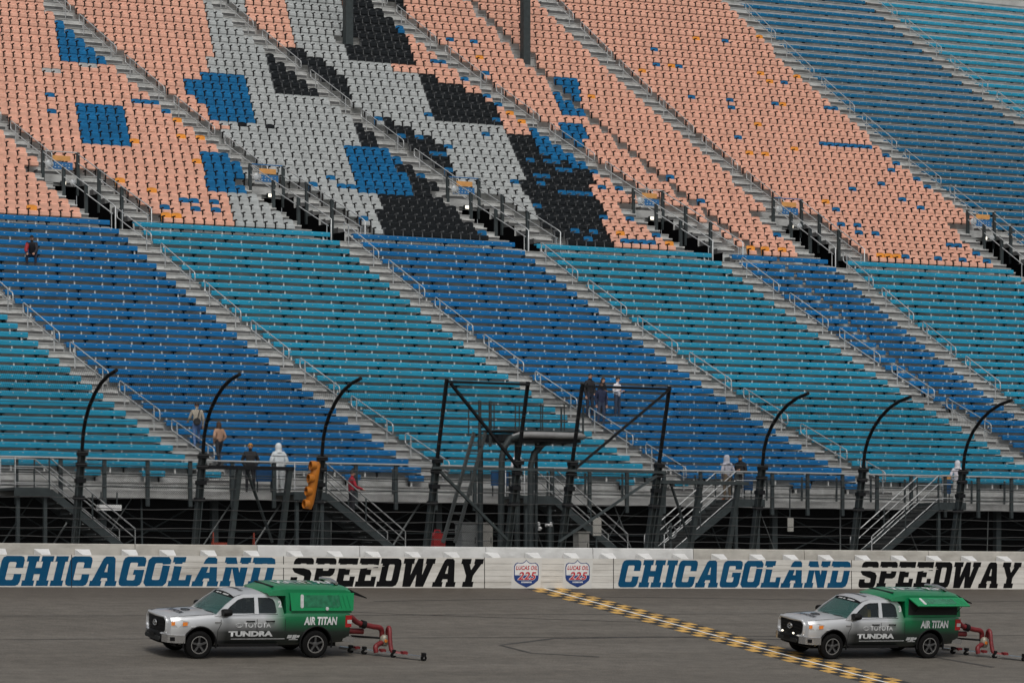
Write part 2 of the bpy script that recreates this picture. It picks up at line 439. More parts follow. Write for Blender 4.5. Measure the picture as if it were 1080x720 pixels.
for i in range(len(xs) - 1):
    mb.mi = 1 if 2 <= i <= 5 else 0
    p = [(.72, WB), (1.2, WB), (1.2, CT - .02), (1.16, CT + random.uniform(0, .01)), (.84, CT), (.80, CT - .03)]
    mb.prism(p, lambda a, b, d: (d, a, b), xs[i] + .012, xs[i+1] - .012)
mb.build('wall_segment', [M['concrete'], M['concrete_white']], cw_)
# sloping gussets from the concrete wall to the barrier
for i, p in enumerate([-2, 44, 87, 136, 176, 219, 264, 310, 352, 392, 434, 475, 518, 561, 601, 640, 678, 716, 757, 797, 832, 869, 908, 946, 983, 1020, 1057, 1092]):
    x = pix(p, 583, .7).x
    mb = MB(); wd = .25
    top = BT + .19
    mb.add([(x - wd, .73, top), (x + wd, .73, top), (x + wd*.62, .30, BT + .02), (x - wd*.62, .30, BT + .02),
            (x - wd, .73, BT - .05), (x + wd, .73, BT - .05), (x + wd*.62, .30, BT - .05), (x - wd*.62, .30, BT - .05)],
           [(0,1,2,3), (3,2,6,7), (0,3,7,4), (1,5,6,2), (0,4,5,1), (4,7,6,5)])
    g = mb.build('gusset', M['white'], wallo)

# ---------------------------------------------------------------- painted lettering
def curve_mesh(name, polys, fn, mats, extrude=0.0):
    """filled 2D outlines (even-odd) -> mesh through fn(a, b, d)"""
    cu = bpy.data.curves.new(name, 'CURVE'); cu.dimensions = '2D'; cu.fill_mode = 'BOTH'; cu.extrude = extrude
    for p in polys:
        sp = cu.splines.new('POLY'); sp.points.add(len(p) - 1)
        for q, pt in zip(sp.points, p): q.co = (pt[0], pt[1], 0, 1)
        sp.use_cyclic_u = True
    o = bpy.data.objects.new(name, cu); COL.objects.link(o)
    me = evaluated(o); drop(o)
    for v in me.vertices: v.co = fn(*v.co)
    me.materials.clear(); me.materials.append(mats); me.update()
    return me
def cham(x0, y0, x1, y1, c): return [(x0+c,y0),(x1-c,y0),(x1,y0+c),(x1,y1-c),(x1-c,y1),(x0+c,y1),(x0,y1-c),(x0,y0+c)]
G = {
 'C': (6, [[(1,0),(5,0),(5.7,.3),(6,1),(6,2.8),(4,2.8),(4,1.6),(3.7,1.4),(2.3,1.4),(2,1.6),(2,5.4),(2.3,5.6),(3.7,5.6),(4,5.4),(4,4.2),(6,4.2),(6,6),(5.7,6.7),(5,7),(1,7),(.3,6.7),(0,6),(0,1),(.3,.3)]]),
 'H': (7, [[(0,0),(3.2,0),(3.2,1.3),(2.7,1.3),(2.7,2.8),(4.3,2.8),(4.3,1.3),(3.8,1.3),(3.8,0),(7,0),(7,1.3),(6.4,1.3),(6.4,5.7),(7,5.7),(7,7),(3.8,7),(3.8,5.7),(4.3,5.7),(4.3,4.2),(2.7,4.2),(2.7,5.7),(3.2,5.7),(3.2,7),(0,7),(0,5.7),(.6,5.7),(.6,1.3),(0,1.3)]]),
 'I': (3.3, [[(0,0),(3.3,0),(3.3,1.3),(2.7,1.3),(2.7,5.7),(3.3,5.7),(3.3,7),(0,7),(0,5.7),(.6,5.7),(.6,1.3),(0,1.3)]]),
 'A': (7.2, [[(0,0),(3.1,0),(3.1,1.2),(2.7,1.2),(2.95,1.9),(4.4,1.9),(4.6,1.2),(4.2,1.2),(4.2,0),(7.2,0),(7.2,1.2),(6.7,1.2),(5.5,6.5),(4.9,7),(2.9,7),(2.3,6.5),(.5,1.2),(0,1.2)], [(3.3,3.3),(4.1,3.3),(3.85,5.2),(3.6,5.2)]]),
 'G': (6.2, [[(1,0),(5.2,0),(5.9,.3),(6.2,1),(6.2,3.9),(3.4,3.9),(3.4,2.7),(4.1,2.7),(4.1,1.6),(3.8,1.4),(2.3,1.4),(2,1.6),(2,5.4),(2.3,5.6),(3.8,5.6),(4.1,5.4),(4.1,4.7),(6.2,4.7),(6.2,6),(5.9,6.7),(5.2,7),(1,7),(.3,6.7),(0,6),(0,1),(.3,.3)]]),
 'O': (6.2, [cham(0,0,6.2,7,.8), cham(2.05,1.5,4.15,5.5,.25)]),
 'L': (6, [[(0,0),(6,0),(6,2.7),(4.5,2.7),(4.5,1.5),(2.7,1.5),(2.7,5.7),(3.4,5.7),(3.4,7),(0,7),(0,5.7),(.6,5.7),(.6,1.3),(0,1.3)]]),
 'N': (7.2, [[(0,0),(2.9,0),(2.9,1.3),(2.4,1.3),(2.4,4.4),(4.5,0),(6.7,0),(6.7,5.7),(7.2,5.7),(7.2,7),(4.2,7),(4.2,5.7),(4.7,5.7),(4.7,3.3),(2.9,7),(0,7),(0,5.7),(.5,5.7),(.5,1.3),(0,1.3)]]),
 'D': (6.5, [[(0,0),(5.1,0),(6.1,.4),(6.5,1.4),(6.5,5.6),(6.1,6.6),(5.1,7),(0,7),(0,5.7),(.6,5.7),(.6,1.3),(0,1.3)], cham(2.65,1.5,4.45,5.5,.25)]),
 'S': (6, [[(0,.9),(.3,.3),(.9,0),(5.1,0),(5.7,.3),(6,.9),(6,3.2),(5.3,4.0),(2,4.8),(2,5.4),(2.3,5.6),(3.7,5.6),(4,5.4),(4,4.9),(6,4.9),(6,6.1),(5.7,6.7),(5.1,7),(.9,7),(.3,6.7),(0,6.1),(0,4.2),(.8,3.4),(4,2.5),(4,1.6),(3.7,1.4),(2.3,1.4),(2,1.6),(2,2.3),(0,2.3)]]),
 'P': (6.3, [[(0,0),(3.3,0),(3.3,1.3),(2.7,1.3),(2.7,2.5),(5.3,2.5),(6,2.9),(6.3,3.5),(6.3,6.1),(6,6.7),(5.3,7),(0,7),(0,5.7),(.6,5.7),(.6,1.3),(0,1.3)], cham(2.7,3.9,4.4,5.6,.2)]),
 'E': (6, [[(0,0),(6,0),(6,2.5),(4.5,2.5),(4.5,1.5),(2.7,1.5),(2.7,2.9),(4.1,2.9),(4.1,4.2),(2.7,4.2),(2.7,5.5),(4.5,5.5),(4.5,4.6),(6,4.6),(6,7),(0,7),(0,5.7),(.6,5.7),(.6,1.3),(0,1.3)]]),
 'W': (9.8, [[(0,7),(0,5.7),(.6,5.7),(1.1,0),(3.6,0),(4.7,3.1),(5.1,0),(7.6,0),(9.3,5.7),(9.8,5.7),(9.8,7),(6.9,7),(6.9,5.7),(7.3,5.7),(6.5,2.9),(6.0,7),(4.3,7),(2.9,2.9),(2.8,5.7),(3.3,5.7),(3.3,7)]]),
 'Y': (6.9, [[(1.7,0),(5.1,0),(5.1,1.3),(4.5,1.3),(4.5,2.8),(6.4,5.7),(6.9,5.7),(6.9,7),(4.1,7),(4.1,5.7),(4.4,5.7),(3.5,4.2),(2.7,5.7),(3.0,5.7),(3.0,7),(0,7),(0,5.7),(.5,5.7),(2.3,2.8),(2.3,1.3),(1.7,1.3)]]),
}
def word_w(t, gap=.55): return sum(G[c][0] for c in t) + gap * (len(t) - 1)
SH = .27
def letters(text, x0, wd, z0, h, m, cut=None):
    s = wd / (word_w(text) + SH * 7); a = 0
    for i, ch in enumerate(text):
        gw, polys = G[ch]
        def fn(px_, py_, d, a=a): return (x0 + (a + px_ + py_ * SH) * s, -.004, z0 + py_ * h / 7)
        me = curve_mesh('letter', polys, fn, m)
        link('letter', me, wallo); o = COL.objects[-1]
        me.transform(Matrix.Translation(-wallo.location)); a += gw + .55
    return s
lz, lh = WB + .045, .94
xr0 = pix(651, 619, 0).x; xr1 = pix(898.5, 590, 0).x
cwid = xr1 - xr0
letters('CHICAGOLAND', xr0, cwid, lz, lh, M['letter_blue'])
xl1 = pix(292, 588, 0).x
letters('CHICAGOLAND', xl1 - cwid, cwid, lz, lh, M['letter_blue'])
xs0, xs1 = pix(304.5, 617, 0).x, pix(510.5, 590, 0).x
swid = xs1 - xs0
letters('SPEEDWAY', xs0, swid, lz, lh, M['letter_black'])
xq0 = pix(904.5, 619, 0).x
letters('SPEEDWAY', xq0, swid, lz, lh, M['letter_black'])
# the speed line that crosses the letters: a strip of the wall's white
for c0, s0 in ((xl1 - cwid, xs0), (xr0, xq0)):
    a, b_ = c0 + cwid * .555, s0 + swid * .485
    mb = MB(); z = lz + lh * .69
    mb.add([(a, -.008, z + .035), (a + 1.1, -.008, z - .02), (b_ - .9, -.008, z - .055), (b_, -.008, z + .03), (b_ - .35, -.008, z + .075), (a + 1.1, -.008, z + .075)], [(0,1,2,3,4,5)])
    mb.build('speed_line', M['barrier'], wallo)
# the two shields
M['barrier_clean'] = mat('fresh_wall_paint', (.62, .61, .58), .6, var=.05, dirt=((.4,.38,.33), 1.5, .4))
def text_mesh(txt, size, fn, m, shear=0., bold=0., extr=0., align='CENTER', spacing=1., font_w=1.):
    cu = bpy.data.curves.new('lettering', 'FONT'); cu.body = txt; cu.size = size; cu.shear = shear; cu.offset = bold
    cu.extrude = extr; cu.align_x = align; cu.align_y = 'CENTER'; cu.space_character = spacing; cu.resolution_u = 3
    o = bpy.data.objects.new('lettering', cu); COL.objects.link(o); me = evaluated(o); drop(o)
    for v in me.vertices: v.co = fn(v.co.x * font_w, v.co.y, v.co.z)
    me.materials.clear(); me.materials.append(m); me.update()
    return me
SHIELD = [(0,1.0),(.10,.88),(.24,.78),(.42,.76),(.62,.80),(.78,.70),(.86,.52),(.86,-.30),(.80,-.50),(.55,-.72),(.25,-.88),(0,-1.0)]
SHIELD = SHIELD + [(-a, b) for a, b in SHIELD[-2:0:-1]]
for i, (pc, lab) in enumerate(((555.0, 'red white and blue oil shield painted on the barrier, nearer the black lettering'), (609.0, 'red white and blue oil shield painted on the barrier, just above the finish line'))):
    c = pix(pc, 604.5, 0); cx, cz = c.x, c.z
    sh = thing('shield_sign', (cx, -.01, cz), lab, 'shield', 'race shields on the barrier')
    k = .47
    f = lambda s_, y: (lambda a, b, d: (a * s_ * k * 1.17, y, b * s_ * k))
    bk = curve_mesh('backing', [[(-1.25,-1.08),(1.15,-1.08),(1.3,1.02),(-1.1,1.02)]], lambda a, b, d: (a*k, .003, b*k), M['barrier_clean']); link('backing', bk, sh)
    link('border', curve_mesh('border', [SHIELD], f(1, 0), M['navy']), sh)
    link('field', curve_mesh('field', [SHIELD], f(.93, -.003), M['white']), sh)
    low = [p for p in SHIELD if p[1] <= -.29]; low = sorted([p for p in low if p[0] >= 0], key=lambda p: -p[1]); low = low + [(-a, b) for a, b in low[::-1] if a > 0]
    low = [(.86, -.12)] + low + [(-.86, -.12)]
    link('lower_field', curve_mesh('lower_field', [low], f(.97, -.006), M['navy']), sh)
    def tf(x, y, z, dx=0, dz=0, yy=-.012): return (x + dx, yy, y + dz)
    link('lettering', text_mesh('LUCAS OIL', .185, lambda x, y, z: (x, -.012, y + .19), M['red_paint'], .25, .004, font_w=.88, spacing=1.05), sh)
    link('number_outline', text_mesh('225', .36, lambda x, y, z: (x, -.012, y - .09), M['white'], .25, .022, font_w=1.15, spacing=1.1), sh)
    link('number', text_mesh('225', .36, lambda x, y, z: (x, -.016, y - .09), M['red_paint'], .25, .008, font_w=1.15, spacing=1.1), sh)
    mb = MB()
    for q in range(9):
        mb.box(-.20 + q * .045, -.168 + q * .045, -.013, -.011, -.315, -.265)
    mb.build('small_lettering', M['white'], sh, world=False)

# ---------------------------------------------------------------- grandstand
gs = thing('grandstand', (20, 16, GZ), 'huge aluminium grandstand of blue benches and patterned chairs filling the view', 'grandstand')
def xr(k, a, b):
    y = TF[k]; return pix(a, 400, y).x, pix(b, 400, y).x
def tun_spans(k):
    """x intervals the tunnels cut out of row k"""
    if NL <= k < NL + TROWS: return [(lin(TUN[j], k), lin(TUN[j], k) + TW) for j in TUN]
    return []
mb = MB()
def step(mb, k, x0, x1):
    y0, z = TF[k], ROWT[k]
    y1 = TF.get(k + 1, y0 + 1.2); zb = ROWT.get(k - 1, z - .4)
    mb.mi = 0
    mb.add([(x0, y0 - .03, z), (x1, y0 - .03, z), (x1, y1, z), (x0, y1, z)], [(0,1,2,3)])
    mb.add([(x0, y0 - .03, z), (x1, y0 - .03, z), (x1, y0 - .03, z - .05), (x0, y0 - .03, z - .05)], [(0,3,2,1)])
    mb.mi = 1
    mb.add([(x0, y0, z - .05), (x1, y0, z - .05), (x1, y0, zb), (x0, y0, zb)], [(0,3,2,1)])
lowdeck, updeck = MB(), MB()
for k in range(KMIN, KMAX + 1):
    a, b = xr(k, -70, 1150); cuts = tun_spans(k); tgt = lowdeck if k < NL else updeck
    xs = [a] + [x for c in cuts for x in c] + [b]
    for i in range(0, len(xs), 2):
        if xs[i+1] > xs[i]: step(tgt, k, xs[i], xs[i+1])
# walkway in front of the first rows
DF = 12.6; DZ = ROWT[-2] - .36
a, b = pix(-70, 400, DF).x, pix(1150, 400, DF).x + 6
mb = MB(); mb.box(a, b, DF, TF[-2], DZ - .06, DZ); mb.build('walkway_deck', M['alu'], gs)
mb = MB(); mb.box(a, b, DF - .05, DF + .03, DZ - .26, DZ + .02); mb.build('walkway_edge', M['alu'], gs)
mb = MB(); mb.box(a, b, 14.6, 14.8, GZ, DZ - .02); mb.build('shade_backing', M['void'], gs)  # black backing added so the space under the deck reads as shadow
mb = MB(); mb.box(a, b, DF + .06, 14.5, GZ + .01, GZ + .03); mb.build('shade_floor', M['void'], gs)  # sheet over the ground, under-deck shadow put into its black colour
for p in range(-10, 1100, 118):
    x = pix(p, 540, 13.4).x; mb = MB(); mb.box(x - .12, x + .12, 13.3, 13.55, GZ, DZ - .06); mb.build('column', M['galv_dark'], gs)
    x2 = pix(p + 118, 540, 13.4).x
    for za, zb_ in ((GZ + .1, DZ - .2), (DZ - .2, GZ + .1)):
        mb = MB(); mb.tube([(x + .1, 13.9, za), (x2 - .1, 13.9, zb_)], .03, 5); mb.build('cross_brace', M['galv_dark'], gs)
    mb = MB(); mb.tube([(x, 13.6, GZ + 1.1), (x2, 13.6, GZ + 1.1)], .025, 5); mb.build('tie_pipe', M['galv_dark'], gs)
rs = random.Random(11)
for i in range(22):                          # slim scaffold struts under the walkway
    p = -5 + i * 52 + rs.uniform(-14, 14); x = pix(p, 540, 12.9).x; dx = rs.choice((-1.1, 0, 0, .9, 1.6))
    mb = MB(); mb.tube([(x, 12.9 + rs.uniform(-.1, .3), GZ), (x + dx, 12.95, DZ - .1)], rs.choice((.022, .03, .04)), 5); mb.build('strut', M['galv_mid'] if i % 3 else M['galv_dark'], gs)
# half steps in the aisles
def aisle_steps(line, k0, k1, hw, mb):
    for k in range(k0, k1):
        if k + 1 not in TF: break
        x = line(k + 1); z = ROWT[k]; h = (ROWT[k+1] - z) / 2; d = (TF[k+1] - TF[k]) * .46
        mb.mi = 2
        y0, y1 = TF[k+1] - d, TF[k+1]
        mb.add([(x-hw,y0-.02,z+h),(x+hw,y0-.02,z+h),(x+hw,y1,z+h),(x-hw,y1,z+h),(x-hw,y0-.02,z+h-.06),(x+hw,y0-.02,z+h-.06)], [(0,1,2,3),(4,5,1,0)])
        mb.mi = 3
        mb.add([(x-hw,y0,z),(x+hw,y0,z),(x+hw,y0,z+h),(x-hw,y0,z+h),(x-hw,y1,z),(x+hw,y1,z),(x+hw,y1,z+h),(x-hw,y1,z+h)], [(0,1,2,3),(0,3,7,4),(1,5,6,2)])
M['aisle_riser'] = mat('aisle_step_riser', (.10, .10, .10), .7, .1, var=.25, scale=2)
M['alu_step'] = mat('bright_aluminium_step', (.58, .58, .565), .5, .2, var=.15, scale=3, dirt=((.16,.16,.15), 2.5, .8))
for n in 'ZABCDEF': aisle_steps(lambda k, n=n: lin(AX[n], k), -2, NL - 1, .55, lowdeck)
for n in range(7): aisle_steps(lambda k, n=n: lin(UX[n], k), NL + TROWS, KMAX, .58, updeck)
for j in TUN:
    aisle_steps(lambda k, j=j: lin(TUN[j], k) - .58, NL - 1, NL + TROWS, .48, updeck)
    aisle_steps(lambda k, j=j: lin(TUN[j], k) + TW + .6, NL - 1, NL + TROWS, .5, updeck)
for dk, nm in ((lowdeck, 'lower_seating_deck'), (updeck, 'upper_seating_deck')): dk.build(nm, [M['alu'], M['alu_riser'], M['alu_step'], M['aisle_riser']], gs)
# tunnels: walls, floor, back, coloured black for the shade inside
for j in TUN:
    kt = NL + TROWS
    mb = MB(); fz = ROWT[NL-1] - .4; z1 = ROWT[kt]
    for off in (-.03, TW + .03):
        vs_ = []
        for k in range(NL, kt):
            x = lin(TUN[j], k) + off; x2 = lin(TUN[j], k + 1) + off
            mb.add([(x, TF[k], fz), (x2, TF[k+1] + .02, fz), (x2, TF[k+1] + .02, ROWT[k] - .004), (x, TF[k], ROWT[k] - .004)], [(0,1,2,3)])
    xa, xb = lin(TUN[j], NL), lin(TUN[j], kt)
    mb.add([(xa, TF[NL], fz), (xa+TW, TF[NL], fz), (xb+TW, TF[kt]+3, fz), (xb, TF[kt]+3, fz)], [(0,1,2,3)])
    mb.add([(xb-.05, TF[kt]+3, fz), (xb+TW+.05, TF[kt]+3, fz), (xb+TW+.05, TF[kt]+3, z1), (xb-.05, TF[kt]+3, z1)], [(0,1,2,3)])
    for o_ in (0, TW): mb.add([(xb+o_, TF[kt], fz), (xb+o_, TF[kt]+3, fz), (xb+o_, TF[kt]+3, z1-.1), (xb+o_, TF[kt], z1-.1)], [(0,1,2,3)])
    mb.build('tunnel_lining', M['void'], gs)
    mb = MB(); mb.box(xb - .1, xb + TW + .1, TF[kt] - .12, TF[kt] - .02, z1 - .38, z1 - .02); mb.build('tunnel_header', M['alu_riser'], gs)
# ---------------------------------------------------------------- benches
ORD = ['first','second','third','fourth','fifth','sixth','seventh','eighth','ninth','tenth','eleventh','twelfth','thirteenth','fourteenth','fifteenth','sixteenth','seventeenth','eighteenth','nineteenth','twentieth','twenty-first','twenty-second','twenty-third','twenty-fourth','twenty-fifth','twenty-sixth','twenty-seventh','twenty-eighth','twenty-ninth','thirtieth','thirty-first','thirty-second','thirty-third','thirty-fourth','thirty-fifth','thirty-sixth','thirty-seventh','thirty-eighth','thirty-ninth','fortieth']
mb = MB(); mb.box(-.03, .03, .05, .11, .0, .36); mb.box(-.03, .03, .02, .28, .29, .35); BRACKET = mb.mesh('bracket', M['bracket'])
mb = MB(); mb.box(-.03, .03, .30, .34, .02, .36); mb.box(-.09, .09, .20, .32, .20, .25); FOOT = mb.mesh('foot', M['arm'])
PROF = [(0.0, .222), (-.02, .242), (-.025, .375), (-.012, .418), (.02, .436), (.30, .436), (.30, .385), (.05, .37), (.03, .222)]
def bench(x0, x1, k, mname, label, group, brackets=True, phase=0.):
    L = x1 - x0
    mb = MB(); mb.prism(PROF, lambda a, b, d: (d, a, b), 0, L)
    mb.mi = 1
    x = .28
    while x < L - .1:
        mb.box(x - .03, x + .03, -.031, -.022, .350, .370); x += .50
    o = link('bench', mb.mesh('bench', [M[mname], M['mark']]))
    o.location = (x0, ROWY[k], ROWT[k])
    tag(o, label, 'bench', group)
    if brackets:
        x = .15 + phase; nf = int(phase * 10)
        while x < L - .05:
            b = link('bracket', BRACKET, o); b.location = (x, 0, 0)
            if nf % 2 == 0:
                f = link('foot', FOOT, o); f.location = (x + .62, 0, 0) if x + .62 < L - .1 else (x + .02, .0, 0)
            nf += 1; x += 1.27
    return o
HALF = .60
SECT = [('Y','Z','bench_teal','far left teal block'), ('Z','A','bench_blue','left blue block'), ('A','B','bench_teal','teal block left of the flag stand'), ('B','C','bench_blue','middle blue block'),
        ('C','D','bench_teal','right-hand teal block'), ('D','s','bench_blue','narrow blue block, left half'), ('s','E','bench_blue','narrow blue block, right half'), ('E','F','bench_teal','far right teal block'), ('F','G','bench_blue','blue block at the right edge')]
for k in range(-1, NL):
    for i, (l, r, m, where) in enumerate(SECT):
        x0 = lin(SEAM_L, k) + .10 if l == 's' else lin(AX[l], k) + HALF
        x1 = lin(SEAM_L, k) - .10 if r == 's' else lin(AX[r], k) - HALF
        pa, pb = pxat(x0, ROWY[k], ROWZ[k])[0], pxat(x1, ROWY[k], ROWZ[k])[0]
        if pb < -12 or pa > 1092: continue
        if pa < -60: x0 = pix(-60, 400, ROWY[k]).x
        if pb > 1140: x1 = pix(1140, 400, ROWY[k]).x
        if x1 - x0 < .5: continue
        col = 'teal' if 'teal' in m else 'royal blue'
        bench(x0, x1, k, m, f'{col} bench, {ORD[k+1]} row up from the walkway, {where}', f'benches of the {where}', phase=(k * .43) % .9)
for i, (a, b, c) in enumerate([(82,106,'bench_teal'),(150,174,'bench_teal'),(217,229,'bench_teal'),(364,380,'bench_blue'),(431,447,'bench_blue'),(604,615,'bench_teal'),(654,669,'bench_teal'),(712,721,'bench_teal'),(837,855,'bench_blue'),(892,909,'bench_blue')]):
    x0, x1 = pix(a, 505, ROWY[-2]).x, pix(b, 505, ROWY[-2]).x
    bench(x0, max(x1, x0 + .6), -2, c, f"{'teal' if 'teal' in c else 'royal blue'} short bench down at walkway level, {ORD[i]} from the left", 'short benches at walkway level')
# upper benches at the right
for m in range(NU):
    k = NL + m
    for l, r, mname, where in ((5, 6, 'bench_up_blue', 'upper blue block right of the chairs'), (6, 7, 'bench_teal', 'upper teal block in the top right corner')):
        lt = lin(TUN[5], k) + TW + 1.15 if (l == 5 and m < TROWS) else lin(UX[l], k) + HALF
        rt = lin(UX[r], k) - HALF
        pa, pb = pxat(lt, ROWY[k], ROWZ[k])[0], pxat(rt, ROWY[k], ROWZ[k])[0]
        py = pxat(lt, ROWY[k], ROWZ[k])[1]
        if pa > 1088 or py < -14: continue
        if pb > 1140: rt = pix(1140, 200, ROWY[k]).x
        if rt - lt < .5: continue
        bench(lt, rt, k, mname, f"{'teal' if l == 6 else 'deep blue'} bench, {ORD[m]} row of the {where}", f'benches of the {where}', phase=(m * .31) % .9)

# ---------------------------------------------------------------- chairs of the upper tier
def inside(p, poly):
    x, y = p; c = False; j = len(poly) - 1
    for i in range(len(poly)):
        (xi, yi), (xj, yj) = poly[i], poly[j]
        if (yi > y) != (yj > y) and x < (xj - xi) * (y - yi) / (yj - yi) + xi: c = not c
        j = i
    return c
BLOCKS = [   # the mosaic of coloured chairs, later entries lie over earlier ones
 ('seat_grey', [(212,-30),(223,79),(248,82),(255,132),(234,133),(239,204),(247,245),(400,262),(590,268),(562,215),(543,165),(536,144),(531,134),(460,130),(445,76),(370,64),(362,20),(360,-30)]),
 ('peach', [(250,-30),(303,-30),(303,27),(307,49),(298,49),(265,25)]),
 ('seat_black', [(364,-10),(424,-10),(431,40),(440,66),(369,61)]),
 ('seat_blue', [(415,27),(430,27),(433,35),(416,34)]), ('seat_blue', [(433,35),(442,35),(442,43),(434,43)]),
 ('peach', [(432,44),(445,44),(460,70),(486,86),(500,86),(531,120),(545,118),(540,145),(533,140),(526,107),(510,104),(487,95),(464,86),(461,78),(443,76),(440,66)]),
 ('seat_black', [(444,76),(461,78),(464,86),(480,86),(487,95),(502,96),(510,104),(522,106),(531,134),(458,129)]),
 ('seat_black', [(284,60),(295,64),(299,71),(307,72),(310,80),(317,81),(322,89),(330,92),(341,101),(341,105),(293,101)]),
 ('seat_black', [(296,46),(305,46),(327,60),(346,66),(351,76),(368,79),(375,111),(365,103),(347,87),(340,84),(331,79),(312,59)]),
 ('seat_black', [(374,131),(384,131),(386,138),(395,139),(399,146),(407,149),(410,156),(379,154)]),
 ('seat_black', [(397,124),(410,125),(417,133),(436,135),(440,141),(456,144),(460,152),(469,155),(472,170),(477,183),(455,169),(432,154),(418,144)]),
 ('seat_black', [(426,170),(433,172),(443,176),(447,187),(456,190),(460,202),(473,210),(486,219),(498,229),(511,238),(523,250),(530,262),(404,254),(397,206),(432,207)]),
 ('seat_blue', [(362,152),(417,156),(420,164),(429,170),(432,206),(396,204),(374,200),(368,182)]),
 ('seat_black', [(417,172),(431,172),(431,180),(418,180)]),
 ('seat_black', [(535,143),(558,145),(575,158),(600,168),(617,172),(648,268),(575,264),(572,250),(556,205),(542,165)]),
 ('seat_blue', [(56,-10),(66,-10),(78,27),(80,36),(87,37),(90,45),(99,46),(101,55),(109,56),(113,70),(62,66)]),
 ('seat_blue', [(103,30),(122,30),(122,36),(115,37),(114,42),(106,37)]),
 ('seat_blue', [(77,107),(128,112),(133,153),(84,149)]),
 ('seat_blue', [(197,79),(257,82),(266,133),(228,131),(200,96)]),
 ('seat_blue', [(213,158),(232,159),(235,164),(243,165),(246,170),(256,171),(258,185),(247,187),(262,196),(263,205),(219,201)]),
 ('seat_blue', [(556,129),(571,137),(591,146),(613,164),(627,181),(615,181),(597,171),(575,161),(560,152)]),
 ('seat_blue', [(586,79),(606,80),(608,96),(615,97),(616,120),(589,118),(585,100),(578,87)]),
 ('seat_blue', [(588,131),(614,134),(621,158),(612,152),(596,142)]),
]
def crop(cx, cy, pts): return [(cx + x / 4, cy + y / 4) for x, y in pts]
SINGLE_BLUE = crop(280,20,[(485,428),(580,495),(655,502),(775,542),(710,570),(745,572),(765,635),(695,415),(935,493),(985,438),(980,347),(940,315),(850,243),(925,220),(885,95),(785,85),(722,173),(757,175)]) \
 + crop(280,150,[(315,183),(350,186),(268,147),(200,172),(385,325),(425,327),(680,142),(905,393)]) \
 + crop(540,20,[(605,145),(600,207),(710,213),(745,342),(928,352),(930,385),(967,506),(890,100),(365,652),(665,672),(390,712),(455,715),(130,575),(70,600),(140,607),(175,607),(222,640),(130,665),(140,700),(30,692)]) \
 + crop(540,150,[(225,122),(128,147),(140,180),(220,215),(255,218),(290,220),(325,224),(95,272),(285,385),(355,390),(335,420),(365,130),(390,195),(460,200),(400,325),(510,330),(645,405),(480,430),(515,430),(550,432),(585,434),(815,257)]) \
 + crop(790,150,[(305,5),(335,5),(370,7),(405,8),(445,10),(480,12),(515,14),(592,47),(633,110),(600,138),(568,168),(458,193),(715,175),(748,177),(650,263),(727,298),(355,282),(470,350),(473,383),(550,387),(675,492),(788,495),(903,500),(855,433),(890,436),(972,470),(1008,472),(1015,505),(1045,505),(142,403),(395,345)]) \
 + crop(790,20,[(143,270),(110,362),(325,375),(360,377)]) \
 + crop(20,20,[(120,320),(163,388),(483,348),(520,350),(558,354),(598,358),(605,388),(645,391)]) \
 + crop(20,150,[(708,243),(745,245),(628,272),(752,282),(828,252),(835,290)])
SINGLE_ORANGE = crop(540,20,[(540,225),(350,322),(668,215),(1040,95),(1065,235),(1070,570),(1040,450),(1005,570),(775,95),(15,415),(42,415)]) \
 + crop(540,150,[(545,335),(465,395),(665,440),(695,443),(1000,435),(1075,465)]) + crop(790,150,[(188,28),(80,52),(312,250),(560,490),(595,490),(632,492),(80,470),(142,472)]) \
 + crop(790,20,[(35,95),(68,237),(105,268),(212,247),(145,367),(188,547),(78,573),(40,455)]) + crop(20,20,[(690,430),(700,492),(785,515),(503,512),(755,597),(405,675),(440,678),(570,717)]) \
 + crop(20,150,[(405,155),(445,155),(573,203),(633,312),(672,315),(755,75),(45,275)]) + crop(280,20,[(905,157)])
SINGLE_GREY = crop(20,20,[(270,205),(310,208),(110,225),(150,228),(870,440)])
SINGLE_BLACK = crop(20,20,[(950,447),(1060,455)]) + crop(280,20,[(28,455)])
# chair template
def chair_part(which):
    mb = MB()
    if which == 'backrest':
        w2 = .245; out = []
        for t in range(9):
            a = math.pi * t / 8; out.append((w2 * (1 if math.cos(a) > 0 else -1) * min(1, abs(math.cos(a)) * 1.15), .90 - .12 * (1 - math.sin(a) ** .8)))
        poly = [(-.225, .44), (.225, .44)] + out
        fn = lambda a, b, d: (a, d + .14 * (b - .44) - .05 * (1 - (a / .25) ** 2) + .05, b)
        n = len(poly)
        mb.prism(poly, fn, .0, .05)
        # shallow panel line across the back
        mb.prism([(-.19,.60),(.19,.60),(.19,.615),(-.19,.615)], lambda a, b, d: fn(a, b, d), -.012, .0)
    elif which == 'seat_pan':
        mb.prism([(-.10,.40),(-.15,.44),(-.14,.60),(-.10,.635),(-.04,.63),(-.01,.44),(-.03,.40)], lambda a, b, d: (d, a, b), -.222, .222)
    elif which == 'armrest':
        mb.prism([(-.34,.655),(-.35,.70),(-.32,.715),(-.02,.70),(.02,.66),(-.05,.645)], lambda a, b, d: (d, a, b), -.285, -.225)
        mb.box(-.275, -.235, -.16, -.05, .36, .65)
    elif which == 'leg':
        mb.box(-.275, -.235, -.12, .0, .0, .36); mb.box(-.275, -.235, -.12, .2, .30, .355)
    return mb
CH = {p: chair_part(p) for p in ('backrest', 'seat_pan', 'armrest', 'leg')}
CHM = {}
def chair_mesh(p, m):
    if (p, m) not in CHM: CHM[p, m] = CH[p].mesh(p, M[m], 40 if p == 'backrest' else None)
    return CHM[p, m]
USECT = [('t-', 0), (0, 1), (1, 2), (2, 3), (3, 's'), ('s', 4), (4, 5)]
POLES = []
